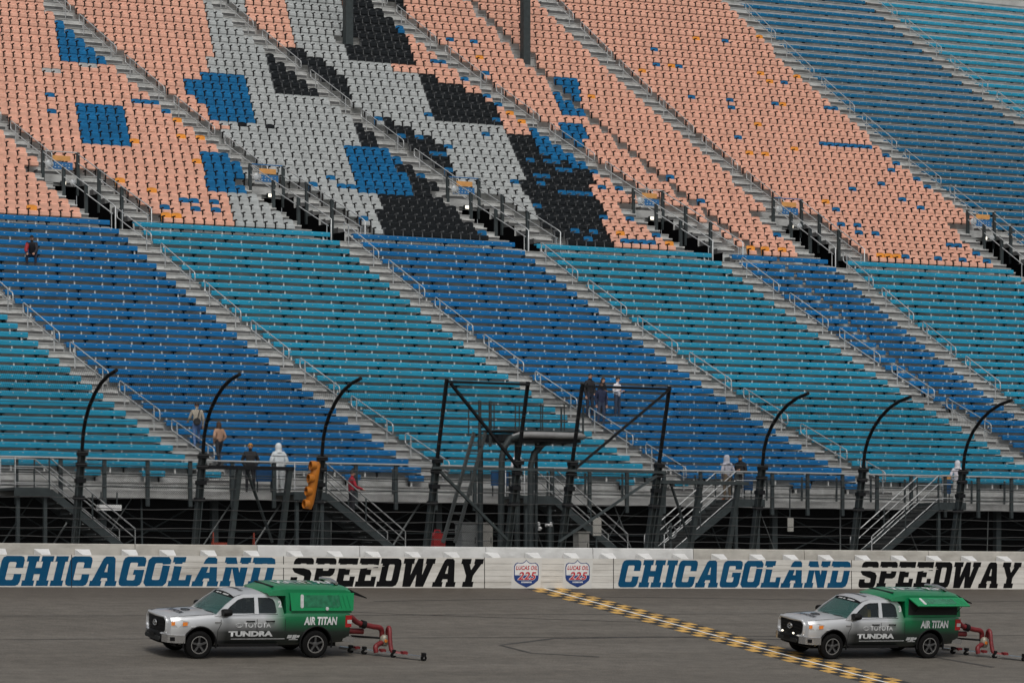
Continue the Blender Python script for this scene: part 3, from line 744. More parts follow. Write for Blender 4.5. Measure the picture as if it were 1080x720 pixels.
for p in ((367, 46), (554, 62)):
    k, x = onstand(p[0], p[1], .5); k = round(k); POLES.append((k, pix(p[0], p[1], ROWY[k]).x))
chairs = []
for m in range(NU):
    k = NL + m
    for l, r in USECT:
        def edge(q, side):
            if q == 't-': return pix(-40, 200, ROWY[k]).x
            if q == 's': return lin(SEAM_U, k) + (.17 if side == 0 else -.17)
            if m < TROWS:
                return lin(TUN[q], k) + TW + 1.12 if side == 0 else lin(TUN[q], k) - 1.08
            return lin(UX[q], k) + .64 if side == 0 else lin(UX[q], k) - .64
        x0, x1 = edge(l, 0), edge(r, 1)
        n = int((x1 - x0) / .51)
        if n < 1: continue
        for i in range(n):
            x = x0 + .27 + i * .51 if l != 't-' else x1 - .27 - (n - 1 - i) * .51
            px_, py_, Z = pxat(x, ROWY[k], ROWT[k] + .68)
            if px_ < -14 or px_ > 1092 or py_ < -12: continue
            if any(abs(k - pk) <= 0 and abs(x - pxx) < .55 for pk, pxx in POLES): continue
            c = 'peach'
            for name, poly in BLOCKS:
                if inside((px_, py_), poly): c = name
            chairs.append([px_, py_, Z, k, x, c, c, i, n, l, r])
def single(pts, m):
    for p in pts:
        b = min(chairs, key=lambda c: (c[0] - p[0]) ** 2 + ((c[1] - p[1]) * 1.25) ** 2)
        if abs(b[0] - p[0]) < 9 and abs(b[1] - p[1]) < 7: b[6] = m
single(SINGLE_BLUE, 'seat_blue'); single(SINGLE_ORANGE, 'seat_orange'); single(SINGLE_GREY, 'seat_grey'); single(SINGLE_BLACK, 'seat_black')
chairs.sort(key=lambda c: c[2])
CN = {'peach': 'pale peach', 'seat_grey': 'grey', 'seat_black': 'black', 'seat_blue': 'blue', 'seat_orange': 'orange'}
WHERE = {('t-',0): 'left of the leftmost tunnel', (0,1): 'between first and second tunnels', (1,2): 'between second and third tunnels', (2,3): 'between third and fourth tunnels', (3,'s'): 'right of the fourth tunnel', ('s',4): 'between the gap and fifth tunnel', (4,5): 'between fifth and sixth tunnels'}
ROWN = lambda m: 'lowest row' if m == 0 else f'{ORD[m]} row'
NIND = 300
AM = lambda c: 'arm_metal' if c == 'seat_black' else 'arm'
for px_, py_, Z, k, x, c, cb, i, n, l, r in chairs[:NIND]:
    nm = f'{CN[c]} chair' if c == cb else f'{CN[cb]}-backed {CN[c]} chair'
    t = thing('stadium_chair', (x, ROWY[k], ROWT[k]), f'{nm}, {ROWN(k - NL)}, {ORD[i]} from left, {WHERE[l, r]}', 'stadium chair', 'chairs in the lowest rows of the upper tier')
    for p, mm in (('backrest', cb), ('seat_pan', c), ('armrest', AM(c)), ('leg', AM(c))): link(p, chair_mesh(p, mm), t)
mats = ['peach', 'seat_grey', 'seat_black', 'seat_blue', 'seat_orange', 'arm', 'arm_metal']
big = MB()
for px_, py_, Z, k, x, c, cb, i, n, l, r in chairs[NIND:]:
    for p, mm in (('backrest', cb), ('seat_pan', c), ('armrest', AM(c))):
        big.mi = mats.index(mm); s = CH[p]
        jx, jy = random.uniform(-.008, .008), random.uniform(-.015, .015)
        big.add([(a + x + jx, b + ROWY[k] + jy, d + ROWT[k]) for a, b, d in s.v], s.f)
tag(big.build('stadium_chairs', [M[q] for q in mats]), 'mass of small peach, grey, black and blue chairs patterned across the upper tier', 'chairs', kind='stuff')
print('chairs', len(chairs))
# roof posts rising out of the chairs
for (k, x), lab in zip(POLES, ('dark square roof post beside the black chairs at the top', 'dark square roof post standing in the gap between peach chairs')):
    t = thing('roof_post', (x, ROWY[k], ROWT[k]), lab, 'post', 'roof posts')
    mb = MB(); mb.box(-.22, .22, -.22, .22, .03, 16); mb.build('post', M['galv_dark'], t, world=False)
    mb = MB(); mb.box(-.36, .36, -.36, .36, 0, .04); mb.build('base_plate', M['galv_dark'], t, world=False)

# ---------------------------------------------------------------- handrails
def rounded(pts, r=.12, n=3, closed=True):
    out = []; N = len(pts)
    for i in range(N):
        p, a, b = Vector(pts[i]), Vector(pts[i-1]), Vector(pts[(i+1) % N])
        da, db = (a - p).normalized() * r, (b - p).normalized() * r
        for t in range(n + 1):
            s = t / n; out.append((p + da) * (1-s)**2 + p * 2*s*(1-s) + (p + db) * s**2)
    return out
def handrail(line, k0, k1, label, group):
    pt = lambda k, h: Vector((line(k), rowf(k)[0] + .25, rowf(k)[1] + h))
    t = thing('handrail', pt(k0, 0), label, 'handrail', group)
    d = (k1 - k0) * .06
    mb = MB(); mb.tube(rounded([pt(k0 - .15, .92), pt(k1 + .15, .92), pt(k1 + .15, .50), pt(k0 - .15, .50)]), .024, 6, closed=True); mb.build('rail', M['rail'], t, smooth=60)
    for k in (k0 + .35, k1 - .3):
        mb = MB(); mb.tube([pt(k, 0), pt(k, .9)], .026, 6); mb.build('post', M['rail'], t, smooth=60)
AN = {'Z': 'leftmost lower aisle', 'A': 'lower aisle below the first tunnel', 'B': 'lower aisle below the second tunnel', 'C': 'lower aisle below the third tunnel', 'D': 'lower aisle below the fourth tunnel', 'E': 'lower aisle below the fifth tunnel', 'F': 'lower aisle at the right edge'}
FIRST = {n: [onstand(a, b, .9)[0] for a, b in LOWER[n]] for n in 'ZABCDE'}
for n in 'ZABCDE':
    k1s = FIRST[n][0]; k = k1s; j = 0; segs = []
    while k < 27: k += 4.5
    while k > -1.5:
        lo = max(k - 3.2, -2.2); segs.append((lo, k)); k -= 4.5
    for j, (lo, hi) in enumerate(segs[::-1]):
        x, y = pxat(lin(AX[n], lo), rowf(lo)[0], rowf(lo)[1])[:2]
        if x < -10 or x > 1095 or hi > 28.5: continue
        handrail(lambda q, n=n: lin(AX[n], q), lo, hi, f'grey looped handrail, {ORD[j]} up the {AN[n]}', 'looped handrails of the lower aisles')
UN = {0: 'upper aisle above the first tunnel', 1: 'upper aisle above the second tunnel', 2: 'upper aisle above the third tunnel', 3: 'upper aisle above the fourth tunnel', 4: 'upper aisle above the fifth tunnel', 5: 'upper aisle beside the deep blue benches', 6: 'upper aisle in the top right corner'}
for n in range(7):
    k = NL + TROWS + .4; j = 0
    while k < KMAX - 4:
        x, y, _ = pxat(lin(UX[n], k), rowf(k)[0], rowf(k)[1])
        if y > -20 and -10 < x < 1100:
            handrail(lambda q, n=n: lin(UX[n], q), k, k + 3.4, f'grey looped handrail, {ORD[j]} up the {UN[n]}', 'looped handrails of the upper aisles'); j += 1
        k += 4.6

# ---------------------------------------------------------------- tunnel railings, signs, lights, mirrors
TN = ['first', 'second', 'third', 'fourth', 'fifth', 'sixth']
for j in TUN:
    kt = NL + TROWS; y6 = TF[kt]
    base = Vector((lin(TUN[j], NL), TF[NL], ROWT[NL]))
    t = thing('tunnel_railing', base, f'grey pipe railing round the {TN[j]} tunnel mouth from the left', 'railing', 'railings round the tunnel mouths')
    for off, nm in ((-.02, 0), (TW + .02, 1)):
        P = lambda k, h: Vector((lin(TUN[j], k) + off, rowf(k)[0], rowf(k)[1] + h))
        for k in (kt - .1, kt - 2.0, kt - 4.0):
            mb = MB(); p = P(k, 0); mb.box(p.x - .07, p.x + .07, p.y - .07, p.y + .07, p.z - .9, p.z + 1.12); mb.build('post', M['galv_dark'], t)
        for h in (1.05, .62):
            mb = MB(); mb.tube([P(kt, h), P(NL - .3, h)], .026, 6); mb.build('rail', M['rail'], t, smooth=60)
        mb = MB(); mb.tube(rounded([P(NL - .3, 1.05), P(NL - .6, 1.0), P(NL - .6, -.3)], closed=False) if False else [P(NL - .3, 1.05), P(NL - .5, .95), P(NL - .5, -.35)], .03, 6); mb.build('end_post', M['rail'], t, smooth=60)
        mb = MB(); q = P(NL - .2, 0); mb.tube([q + Vector((0,0,-.3)), q + Vector((0,0,.66)), q + Vector((.16,-.1,.66)), q + Vector((.16,-.1,-.4))], .025, 6); mb.build('end_loop', M['rail'], t, smooth=60)
    xb = lin(TUN[j], kt); z6 = ROWT[kt]
    mb = MB(); mb.tube([(xb, y6 - .15, z6 + 1.05), (xb + TW, y6 - .15, z6 + 1.05)], .03, 6); mb.build('back_rail', M['blue_sign'] if j in (1, 2, 4) else M['rail'], t, smooth=60)
    s = thing('section_sign', (xb + TW / 2, y6 - .2, z6 + .2), f'small orange and blue section sign above the {TN[j]} tunnel mouth', 'sign', 'section signs over the tunnels')
    mb = MB(); mb.box(-.42, .46, -.03, 0, .42, .66); mb.build('orange_panel', M['orange_sign'], s, world=False)
    mb = MB(); mb.box(-.62, .58, -.03, 0, .02, .36); mb.build('blue_panel', M['blue_sign'], s, world=False)
    mb = MB()
    for r_ in range(2):
        for q in range(5): mb.box(-.32 + q * .17 + r_ * .03, -.25 + q * .17, -.036, -.031, .10 + r_ * .13, .14 + r_ * .13)
    mb.build('white_lettering', M['mark'], s, world=False)
    lt = thing('tunnel_light', (xb + .95, y6 - .28, z6 - .5), f'lit white lamp under the header of the {TN[j]} tunnel mouth', 'lamp', 'lamps at the tunnel mouths')
    mb = MB(); mb.box(-.12, .12, -.05, .12, -.02, .18); mb.build('housing', M['galv_dark'], lt, world=False)
    mb = MB(); mb.box(-.09, .09, -.09, -.055, 0, .15); mb.build('lens', M['lamp'], lt, world=False)
    for q, (kk, off, nm2) in enumerate(((kt - .6, 0, 'upper'), (kt - 2.7, .02, 'lower'))):
        y, z = rowf(kk); x = lin(TUN[j], kk) + off
        if j not in (0, 4, 5) and q == 1: continue
        mr = thing('round_mirror', (x, y - .12, z + .68), f'pale round disc fixed on the railing of the {TN[j]} tunnel, {nm2} one', 'disc', 'pale discs on the tunnel railings')
        r = .19 if q == 0 else .14
        mb = MB(); mb.lathe([(0, -.07), (r*.5, -.06), (r*.85, -.03), (r, 0)], axis='y', n=18); mb.build('face', M['disc'] if 'disc' in M else M['white'], mr, 50, world=False)
        mb = MB(); mb.lathe([(r, -.005), (r + .015, 0), (r, .02), (0, .02)], axis='y', n=18); mb.build('rim', M['rail'], mr, 50, world=False)
# ---------------------------------------------------------------- walkway railing, stairs down to the ground
def xpx(p, y): return pix(p, 540, y).x
t = thing('walkway_railing', (xpx(64, DF), DF, DZ), 'long grey post and wire mesh railing along the front walkway of the stand', 'railing')
xa, xb = xpx(-40, DF), xpx(1130, DF) + 3
yr = DF - .12; x = xpx(64, yr) - 1.65 * 4
while x < xb:
    mb = MB(); mb.box(x - .065, x + .065, yr - .05, yr + .05, DZ - .55, DZ + 1.14); mb.build('post', M['galv_dark'], t)
    mb = MB(); mb.box(x + .30, x + .36, yr + .9, yr + .96, DZ, DZ + 1.0); mb.build('inner_post', M['galv_dark'], t)
    x += 1.65
for h, r in ((1.12, .035), (.60, .018), (.14, .02)):
    mb = MB(); mb.tube([(xa, yr - .07, DZ + h), (xb, yr - .07, DZ + h)], r, 6); mb.build('rail', M['rail'] if h > 1 else M['galv_dark'], t, smooth=60)
mb = MB(); mb.add([(xa, yr + .06, DZ + .1), (xb, yr + .06, DZ + .1), (xb, yr + .06, DZ + 1.1), (xa, yr + .06, DZ + 1.1)], [(0,1,2,3)]); mb.build('wire_mesh', M['mesh'], t)
M['stair_tread'] = mat('grating_tread', (.10, .105, .105), .6, .3, var=.2)
def staircase(pxtop, dr, label):
    y0, y1 = DF - 1.75, DF - .25
    xt = xpx(pxtop, y0); H = DZ - GZ; run = H / .78; n = 13
    t = thing('staircase', (xt + dr * run, y0, GZ), label, 'stairs', 'steel stairs from the walkway')
    mb = MB(); mb.box(min(xt, xt - dr * 1.3), max(xt, xt - dr * 1.3), y0, y1 + .3, DZ - .10, DZ); mb.build('landing', M['galv_dark'], t)
    mb = MB(); mb.box(min(xt, xt - dr * 1.3), max(xt, xt - dr * 1.3), y0 - .05, y0 - .003, DZ - .30, DZ - .0); mb.build('landing_beam', M['galv_dark'], t)
    for i in range(n):
        xx = xt + dr * run * (i + .5) / n; z = DZ - H * (i + 1) / (n + 1)
        mb = MB(); mb.box(xx - .15, xx + .15, y0 + .05, y1 - .05, z - .035, z); mb.box(xx - dr*.15 - .01, xx - dr*.15 + .01, y0 + .05, y1 - .05, z + .02, z + .14)
        mb.build('tread', M['stair_tread'], t)
    for y in (y0, y1):
        mb = MB(); mb.beam((xt, y, DZ - .15), (xt + dr * run, y, GZ + .1), .06, .26); mb.build('stringer', M['galv_dark'], t)
        top = [(xt - dr * 1.25, y, DZ), (xt - dr * 1.25, y, DZ + 1.05), (xt, y, DZ + 1.05), (xt + dr * run, y, GZ + 1.1), (xt + dr * run, y, GZ)]
        mb = MB(); mb.tube(top, .026, 6); mb.build('handrail', M['rail'], t, smooth=60)
        for h in (.72, .16):
            mb = MB(); mb.tube([(xt - dr*1.25, y, DZ + h), (xt, y, DZ + h), (xt + dr * run, y, GZ + h + .05)], .022, 6); mb.build('lower_rail', M['rail'], t, smooth=60)
        for f in (0, .5):
            xx = xt + dr * run * f; z = DZ - H * f
            mb = MB(); mb.tube([(xx, y, z - .1), (xx, y, z + 1.04)], .03, 6); mb.build('baluster_post', M['galv_dark'], t, smooth=60)
    for xx in (xt - dr * 1.1, xt - dr * .1):
        mb = MB(); mb.box(xx - .06, xx + .06, y0 + .1, y0 + .22, GZ, DZ - .1); mb.build('leg', M['galv_dark'], t)
staircase(52, 1, 'steel stairs going down to the right at the far left, under the teal block')
staircase(344, 1, 'steel stairs going down to the right beside the orange signal light')
staircase(584, 1, 'steel stairs going down to the right just right of the flag stand')
staircase(776, -1, 'steel stairs with visible treads below the grey hooded couple')
staircase(990, -1, 'steel stairs with visible treads below the person in white at far right')

# ---------------------------------------------------------------- catch fence
FY = .98
fence = thing('catch_fence', (0, FY, CT), 'tall dark catch fence with curved posts and cables standing on the wall', 'fence')
PROFILE = [(0, 0), (1.0, .20), (2.0, .42), (2.95, .64), (3.5, .74), (3.9, .93), (4.3, 1.25), (4.7, 1.75), (5.0, 2.3), (5.2, 2.9), (5.32, 3.6)]
def prof(h):
    for (h0, t0), (h1, t1) in zip(PROFILE, PROFILE[1:]):
        if h <= h1: return t0 + (t1 - t0) * (h - h0) / (h1 - h0)
    return PROFILE[-1][1]
def post_low(x, hmax, lean):
    mb = MB(); a = Vector((x, FY, CT - .02)); b = Vector((x, FY - lean(hmax), CT + hmax))
    for dx in (-.085, .085): mb.beam(a + Vector((dx, 0, 0)), b + Vector((dx, 0, 0)), .035, .20, Vector((1, 0, 0)) if False else Vector((0,1,.2)))
    mb.beam(a, b, .15, .03, Vector((0,1,.2)))
    p = mb.build('post', M['galv_dark'], fence)
    for h in (1.45, 2.0, 2.5, 2.85):
        mb = MB(); z = CT + h; y = FY - lean(h); mb.box(x - .14, x + .17, y - .13, y + .11, z - .07, z + .07)
        o = mb.build('clamp', M['steel_black'], p)
    return p
CURVED = [-47, 79, 206, 331, 794, 900, 1005, 1108]
STRAIGHT = [450, 535, 592, 683]
cx = [pix(p, 575, FY).x for p in CURVED]; sx = [pix(p, 576, FY).x for p in STRAIGHT]
for x in cx:
    p = post_low(x, 2.95, prof)
    mb = MB(); mb.tube([(x, FY - t, CT + h) for h, t in PROFILE[3:]], .062, 8); mb.build('curved_pipe', M['steel_black'], p, smooth=60)
slean = lambda h: h * 1.5 / 5.55
for x in sx:
    p = post_low(x, 2.95, slean)
    mb = MB(); mb.beam((x, FY - slean(2.9), CT + 2.9), (x, FY - slean(5.55), CT + 5.55), .10, .10); mb.build('upper_post', M['steel_black'], p)
FP = lambda x, h: Vector((x, FY - slean(h) - .12, CT + h))
bars = [((sx[0], 5.45), (sx[1], 5.45)), ((sx[2], 5.45), (sx[3], 5.45)), ((sx[0] - .2, 2.62), (sx[3] + .2, 2.62)),
        ((sx[0] + .1, 5.4), (sx[1] - .05, 2.7)), ((sx[3] - .1, 5.4), (sx[2] + .1, 2.7)), ((sx[0] + .1, 2.5), (sx[1] - .1, .25)), ((sx[3] - .1, 2.5), (sx[2] - .2, .2))]
for i, (a, b) in enumerate(bars):
    mb = MB(); mb.beam(FP(*a), FP(*b), .085, .085); mb.build('cross_bar' if i < 3 else 'diagonal_brace', M['steel_black'] if i in (0, 1, 3, 4) else M['galv_dark'], fence)
# gate frames between the posts
for pl, pr, h, pst in ((222, 312, 2.5, (243, 296)), (694, 792, 2.3, (690, 728, 768))):
    a, b = pix(pl, 500, FY - .8).x, pix(pr, 500, FY - .8).x
    mb = MB(); mb.beam((a, FY - .62, CT + h), (b, FY - .62, CT + h), .12, .12); mb.build('gate_bar', M['steel_black'] if pl < 400 else M['galv_dark'], fence)
    for q in pst:
        x = pix(q, 576, FY).x
        mb = MB(); mb.beam((x, FY, CT), (x + .06, FY - .6, CT + h), .16, .16); mb.build('gate_post', M['galv_dark'], fence)
    x = pix(pst[0], 576, FY).x
    mb = MB(); mb.beam((x + .3, FY - .58, CT + h), (x + 1.5, FY, CT + .1), .07, .07); mb.build('gate_brace', M['galv_dark'], fence)
# cables and mesh
hs_ = [.22, .5, .8, 1.12, 1.45, 1.8, 2.15, 2.5, 2.9, 3.4, 3.9, 4.4]
spans = [(-22, cx[3], prof), (cx[3], sx[0], None), (sx[0], sx[3], slean), (sx[3], cx[4], None), (cx[4], 60, prof)]
for h in hs_:
    n = 60; pts = []
    for i in range(n * 2 + 1):
        x = -24 + (80) * i / (2 * n)
        if x <= cx[3] or x >= cx[4]: t = prof(h)
        elif sx[0] <= x <= sx[3]: t = slean(h)
        else:
            l, r, f0, f1 = (cx[3], sx[0], prof(h), slean(h)) if x < sx[0] else (sx[3], cx[4], slean(h), prof(h))
            t = f0 + (f1 - f0) * (x - l) / (r - l)
        pts.append((x, FY - t - .13, CT + h + (.02 * math.sin(x * 1.7 + h * 9) if h < 3 else 0)))
    mb = MB(); mb.tube(pts, .012 if h < 3 else .007, 4); mb.build('cable', M['cable'], fence)
for l, r, f in spans:
    f = f or prof
    H = PROFILE[-1][0] if f is prof else 5.4
    mb = MB(); mb.grid(lambda u, v: (l + (r - l) * u, FY - f(H * v) - .10, CT + .02 + H * v), 1, 16); mb.build('wire_mesh', M['mesh'], fence)

# ---------------------------------------------------------------- flag stand
fsY = 2.0
g0 = pix(515, 456, fsY); g1 = pix(610, 456, fsY); PZ = g0.z - .1
fs = thing('flag_stand', (g0.x + 1, fsY, GZ), 'dark steel flag stand platform with rounded rim on curved pipe legs behind the fence', 'flag stand')
L = g1.x - g0.x
plan = [(v.x, v.y) for v in rounded([(0, -.75, 0), (L - .1, -.75, 0), (L - .1, .8, 0), (0, .8, 0)], .6, 5)]
mb = MB(); mb.prism(plan, lambda a, b, d: (g0.x + a, fsY + b, d), PZ - .20, PZ + .04); mb.build('platform', M['steel_black'], fs)
mb = MB(); mb.prism([(a * 1.03 - .05, b * 1.12) for a, b in plan], lambda a, b, d: (g0.x + a, fsY + b, d), PZ + .135, PZ + .185); mb.build('deck_plate', M['galv_dark'], fs)
M['pipe'] = mat('grey_painted_pipe', (.33, .33, .33), .4, .1, var=.12)
mb = MB(); mb.tube([(g0.x + a, fsY + b, PZ + c) for a, b, c in [(.05, -.8, GZ - PZ), (.1, -.8, -.85), (.2, -.8, -.42), (.42, -.8, -.13), (.8, -.8, -.02)]], [.11, .11, .115, .12, .125], 10); mb.build('front_leg', M['galv_dark'], fs, smooth=60)
rim = [(.5, -.8, -.10), (.8, -.8, 0), (1.2, -.8, .02), (L - .6, -.8, .02), (L - .25, -.72, .02), (L - .05, -.4, .02), (L - .05, .6, .02)]
mb = MB(); mb.tube([(g0.x + a, fsY + b, PZ + c) for a, b, c in rim], .115, 10); mb.build('rim_pipe', M['pipe'], fs, smooth=60)
l2 = pix(555, 479, fsY).x
mb = MB(); mb.tube([(l2, fsY - .3, GZ), (l2 + .02, fsY - .3, PZ - 1.0), (l2 + .15, fsY - .3, PZ - .6), (l2 + .5, fsY - .3, PZ - .25), (l2 + .8, fsY - .3, PZ - .15)], .11, 10); mb.build('curved_leg', M['galv_dark'], fs, smooth=60)
for q in (508, 547, 567):
    x = pix(q, 520, fsY + .4).x; mb = MB(); mb.tube([(x, fsY + .5, GZ), (x, fsY + .5, PZ - .1)], .10 if q < 560 else .06, 8); mb.build('leg', M['galv_dark'], fs, smooth=60)
for y in (fsY - .78, fsY + .78):
    for h in (.55, 1.1): mb = MB(); mb.tube([(g0.x - .3, y, PZ + h), (g1.x - .4, y, PZ + h)], .018, 5); mb.build('rail', M['galv_dark'], fs, smooth=60)
    for f in (-.1, .18, .46, .72, .93): mb = MB(); mb.tube([(g0.x + L * f, y, PZ), (g0.x + L * f, y, PZ + 1.1)], .022 if f != .93 else .035, 5); mb.build('rail_post', M['galv_dark'], fs, smooth=60)
for q in (506, 517):
    x = pix(q, 440, fsY - .5).x; mb = MB(); mb.tube([(x, fsY - .5, PZ - .4), (x, fsY - .5, PZ + 1.15)], .055, 6); mb.build('gate_post', M['galv_dark'], fs, smooth=60)
M['ladder'] = mat('ladder_steel', (.09, .10, .10), .5, .3)
ld = thing('ladder', pix(475, 570, fsY - .3), 'dark steel ladder leaning up to the flag stand platform', 'ladder')
a0, a1 = pix(467, 572, fsY - .9), pix(500, 456, fsY - .4); b0, b1 = pix(480, 572, fsY - .9), pix(512, 456, fsY - .4)
for a, b in ((a0, a1), (b0, b1)):
    mb = MB(); mb.beam(a, b, .07, .12); mb.build('side_rail', M['ladder'], ld)
for i in range(13):
    f = (i + .5) / 13; mb = MB(); mb.tube([a0.lerp(a1, f), b0.lerp(b1, f)], .022, 5); mb.build('rung', M['ladder'], ld)
# caution light on the fence post
sl = thing('signal_light', (cx[3] - .42, FY - .75, CT + 1.55), 'orange stacked caution signal light fixed to a fence post', 'signal light')
M['orange_housing'] = mat('orange_signal_housing', (.46, .15, .010), .5, var=.15, dirt=((.2,.08,.01), 5, .5))
mb = MB()
bx, by, bz = cx[3] - .30, FY - .50, CT + 1.2
def sp(f): return Vector((bx + .10 * f * 1.8 - .12, by - .25 * f, bz + 1.55 * f))
mb.tube([sp(0), sp(.12), sp(.3), sp(.7), sp(.95), sp(1)], [.10, .15, .16, .16, .15, .09], 8); mb.build('housing', M['orange_housing'], sl, smooth=60)
for i in range(4):
    c = sp(.1 + .27 * i); mb = MB(); mb.lathe([(0, .0), (.15, .0), (.16, -.02), (.155, -.17), (.14, -.18), (.13, -.03), (0, -.03)], c + Vector((-.04, -.03, 0)), 'x', 12); mb.build('hood', M['orange_housing'], sl, 50)
mb = MB(); mb.beam(sp(.85), (cx[3], FY - .66, CT + 2.6), .05, .05); mb.build('bracket', M['steel_black'], sl)

# ---------------------------------------------------------------- odds and ends behind the wall
def cabinet(p, y, wd, dp, h, zb, label, m, name='utility_cabinet', cat='cabinet'):
    b = pix(p, 560, y); t = thing(name, (b.x, y, zb), label, cat)
    mb = MB(); mb.box(-wd/2, wd/2, -dp/2, dp/2, .06, h); mb.build('body', m, t, world=False)
    mb = MB(); mb.box(-wd/2 - .03, wd/2 + .03, -dp/2 - .03, dp/2 + .03, h, h + .05); mb.build('lid', m, t, world=False)
    mb = MB(); mb.box(-wd*.42, wd*.42, -dp/2 - .015, -dp/2 - .002, .16, h - .1); mb.build('door', m, t, world=False)
    mb = MB(); mb.box(wd*.3, wd*.34, -dp/2 - .03, -dp/2 - .016, h*.45, h*.62); mb.build('handle', M['steel_black'], t, world=False)
    return t
M['cab_grey'] = mat('cabinet_grey', (.20, .21, .21), .55, var=.15, dirt=((.08,.08,.07), 2, .5))
M['cab_white'] = mat('cabinet_beige', (.36, .35, .32), .55, var=.15, dirt=((.15,.14,.12), 2, .5))
cabinet(492, 3.2, .62, .5, 1.22, GZ, 'square grey utility cabinet at the foot of the flag stand ladder', M['cab_grey'])
cabinet(510, 3.4, .46, .5, 1.22, GZ, 'narrower beige utility cabinet beside the grey one behind the wall', M['cab_white'])
cabinet(613, 2.2, .42, .4, .92, GZ, 'small pale louvred electrical box behind the wall under the stairs', M['cab_white'], 'electrical_box', 'electrical box')
t = thing('white_panel', pix(630, 556, 8), 'white board standing in the dark under the right-hand stairs', 'board')
mb = MB(); mb.box(-.17, .17, 0, .05, -.3, .36); mb.build('board', M['cab_white'], t, world=False)
mb = MB(); mb.box(-.03, .03, .05, .1, -1.6, .5); mb.build('stake', M['galv_dark'], t, world=False)
t = thing('white_panel', pix(834, 552, 11), 'narrow white board hanging under the walkway at the right', 'board')
mb = MB(); mb.box(-.13, .13, 0, .05, -.3, .24); mb.build('board', M['cab_white'], t, world=False)
mb = MB(); mb.box(-.02, .02, .05, .08, -.3, 1.4); mb.build('hanger', M['galv_dark'], t, world=False)
t = thing('light_fitting', pix(115, 535, 12.0), 'flat white light fitting hanging under the walkway at the left', 'light fitting')
mb = MB(); mb.box(-.42, .42, -.15, .15, -.10, .10); mb.build('body', M['white'], t, world=False)
for s_ in (-.3, .3): mb = MB(); mb.box(s_ - .02, s_ + .02, -.02, .02, .1, .55); mb.build('hanger', M['galv_dark'], t, world=False)
t = thing('fuel_can', pix(462, 569, 1.8), 'red plastic can behind the wall beside the ladder foot', 'can')
mb = MB(); mb.prism([(-.22,-.25),(.22,-.25),(.22,.12),(.12,.22),(-.16,.24),(-.22,.14)], lambda a, b, d: (a, d, b), -.12, .12); mb.build('body', mat('red_plastic', (.42, .03, .03), .45), t, world=False)
mb = MB(); mb.tube([(-.14, 0, .23), (-.12, 0, .33), (.06, 0, .32), (.10, 0, .21)], .03, 6); mb.build('handle', M['red_paint'], t, world=False)
t = thing('crumpled_sheet', pix(573, 556, 6), 'crumpled white plastic caught in the dark behind the flag stand legs', 'plastic sheet')
mb = MB(); random.seed(3)
for i in range(5):
    mb.ball((random.uniform(-.3, .3), random.uniform(-.1, .1), random.uniform(-.16, .16)), random.uniform(.05, .13), .08, random.uniform(.04, .10), 6, 4)
mb.v = [(a + random.uniform(-.03, .03), b, c + random.uniform(-.03, .03)) for a, b, c in mb.v]
mb.build('sheet', M['white'], t, world=False)
M['orange_red'] = mat('orange_barrier_plastic', (.26, .035, .015), .5)
bar = thing('sawhorse', pix(237, 568, 5), 'orange sawhorse barricade behind the wall between the fence gate posts', 'barricade')
for dx in (-.45, 1.05):
    for s_ in (-1, 1):
        mb = MB(); mb.beam((dx, s_ * .2, -1.0), (dx + .03, 0, .22), .028, .04); mb.build('leg', M['orange_red'], bar, world=False)
for z in (-.15, -.45):
    mb = MB(); mb.box(-.5, .3, -.03, -.01, z - .05, z + .03); mb.build('board', M['orange_red'], bar, world=False)
# blue panels on the walkway
for q, (p, lab) in enumerate(((279, 'plain blue panel on the walkway between the beanie wearer and the white poncho'), (527, 'plain blue panel on the walkway under the flag stand'), (789, 'small blue panel on the walkway beside the black-jacketed person'), (998, 'blue and orange panel on the walkway left of the person in white'))):
    c = pix(p, 503, DF + .25); t = thing('blue_panel', (c.x, DF + .25, DZ), lab, 'panel')
    wd = (.34, .36, .2, .2)[q]
    mb = MB(); mb.box(-wd, wd, -.04, .04, .42, .98); mb.build('board', M['blue_panel'], t, world=False)
    for s_ in (-1, 1): mb = MB(); mb.box(s_*wd*.8 - .02, s_*wd*.8 + .02, .0, .04, 0, .42); mb.build('leg', M['galv_dark'], t, world=False)
    if q == 3: mb = MB(); mb.box(-wd, wd, -.04, .04, 1.0, 1.18); mb.build('orange_board', M['orange_sign'], t, world=False)

t = thing('hose_coil', pix(708, 561, 7.5), 'pale coiled hose hanging in the dark between the two facing staircases', 'hose')
mb = MB()
for i in range(2): mb.tube([Vector((math.cos(a * math.pi / 8) * (.19 + .02 * i), -.03 * i, math.sin(a * math.pi / 8) * (.21 + .02 * i))) for a in range(16)], .016, 5, closed=True)
mb.build('coil', M['cab_grey'], t, 60, world=False)
mb = MB(); mb.box(-.04, .04, .02, .10, -1.2, .36); mb.build('hook_post', M['galv_dark'], t, world=False)
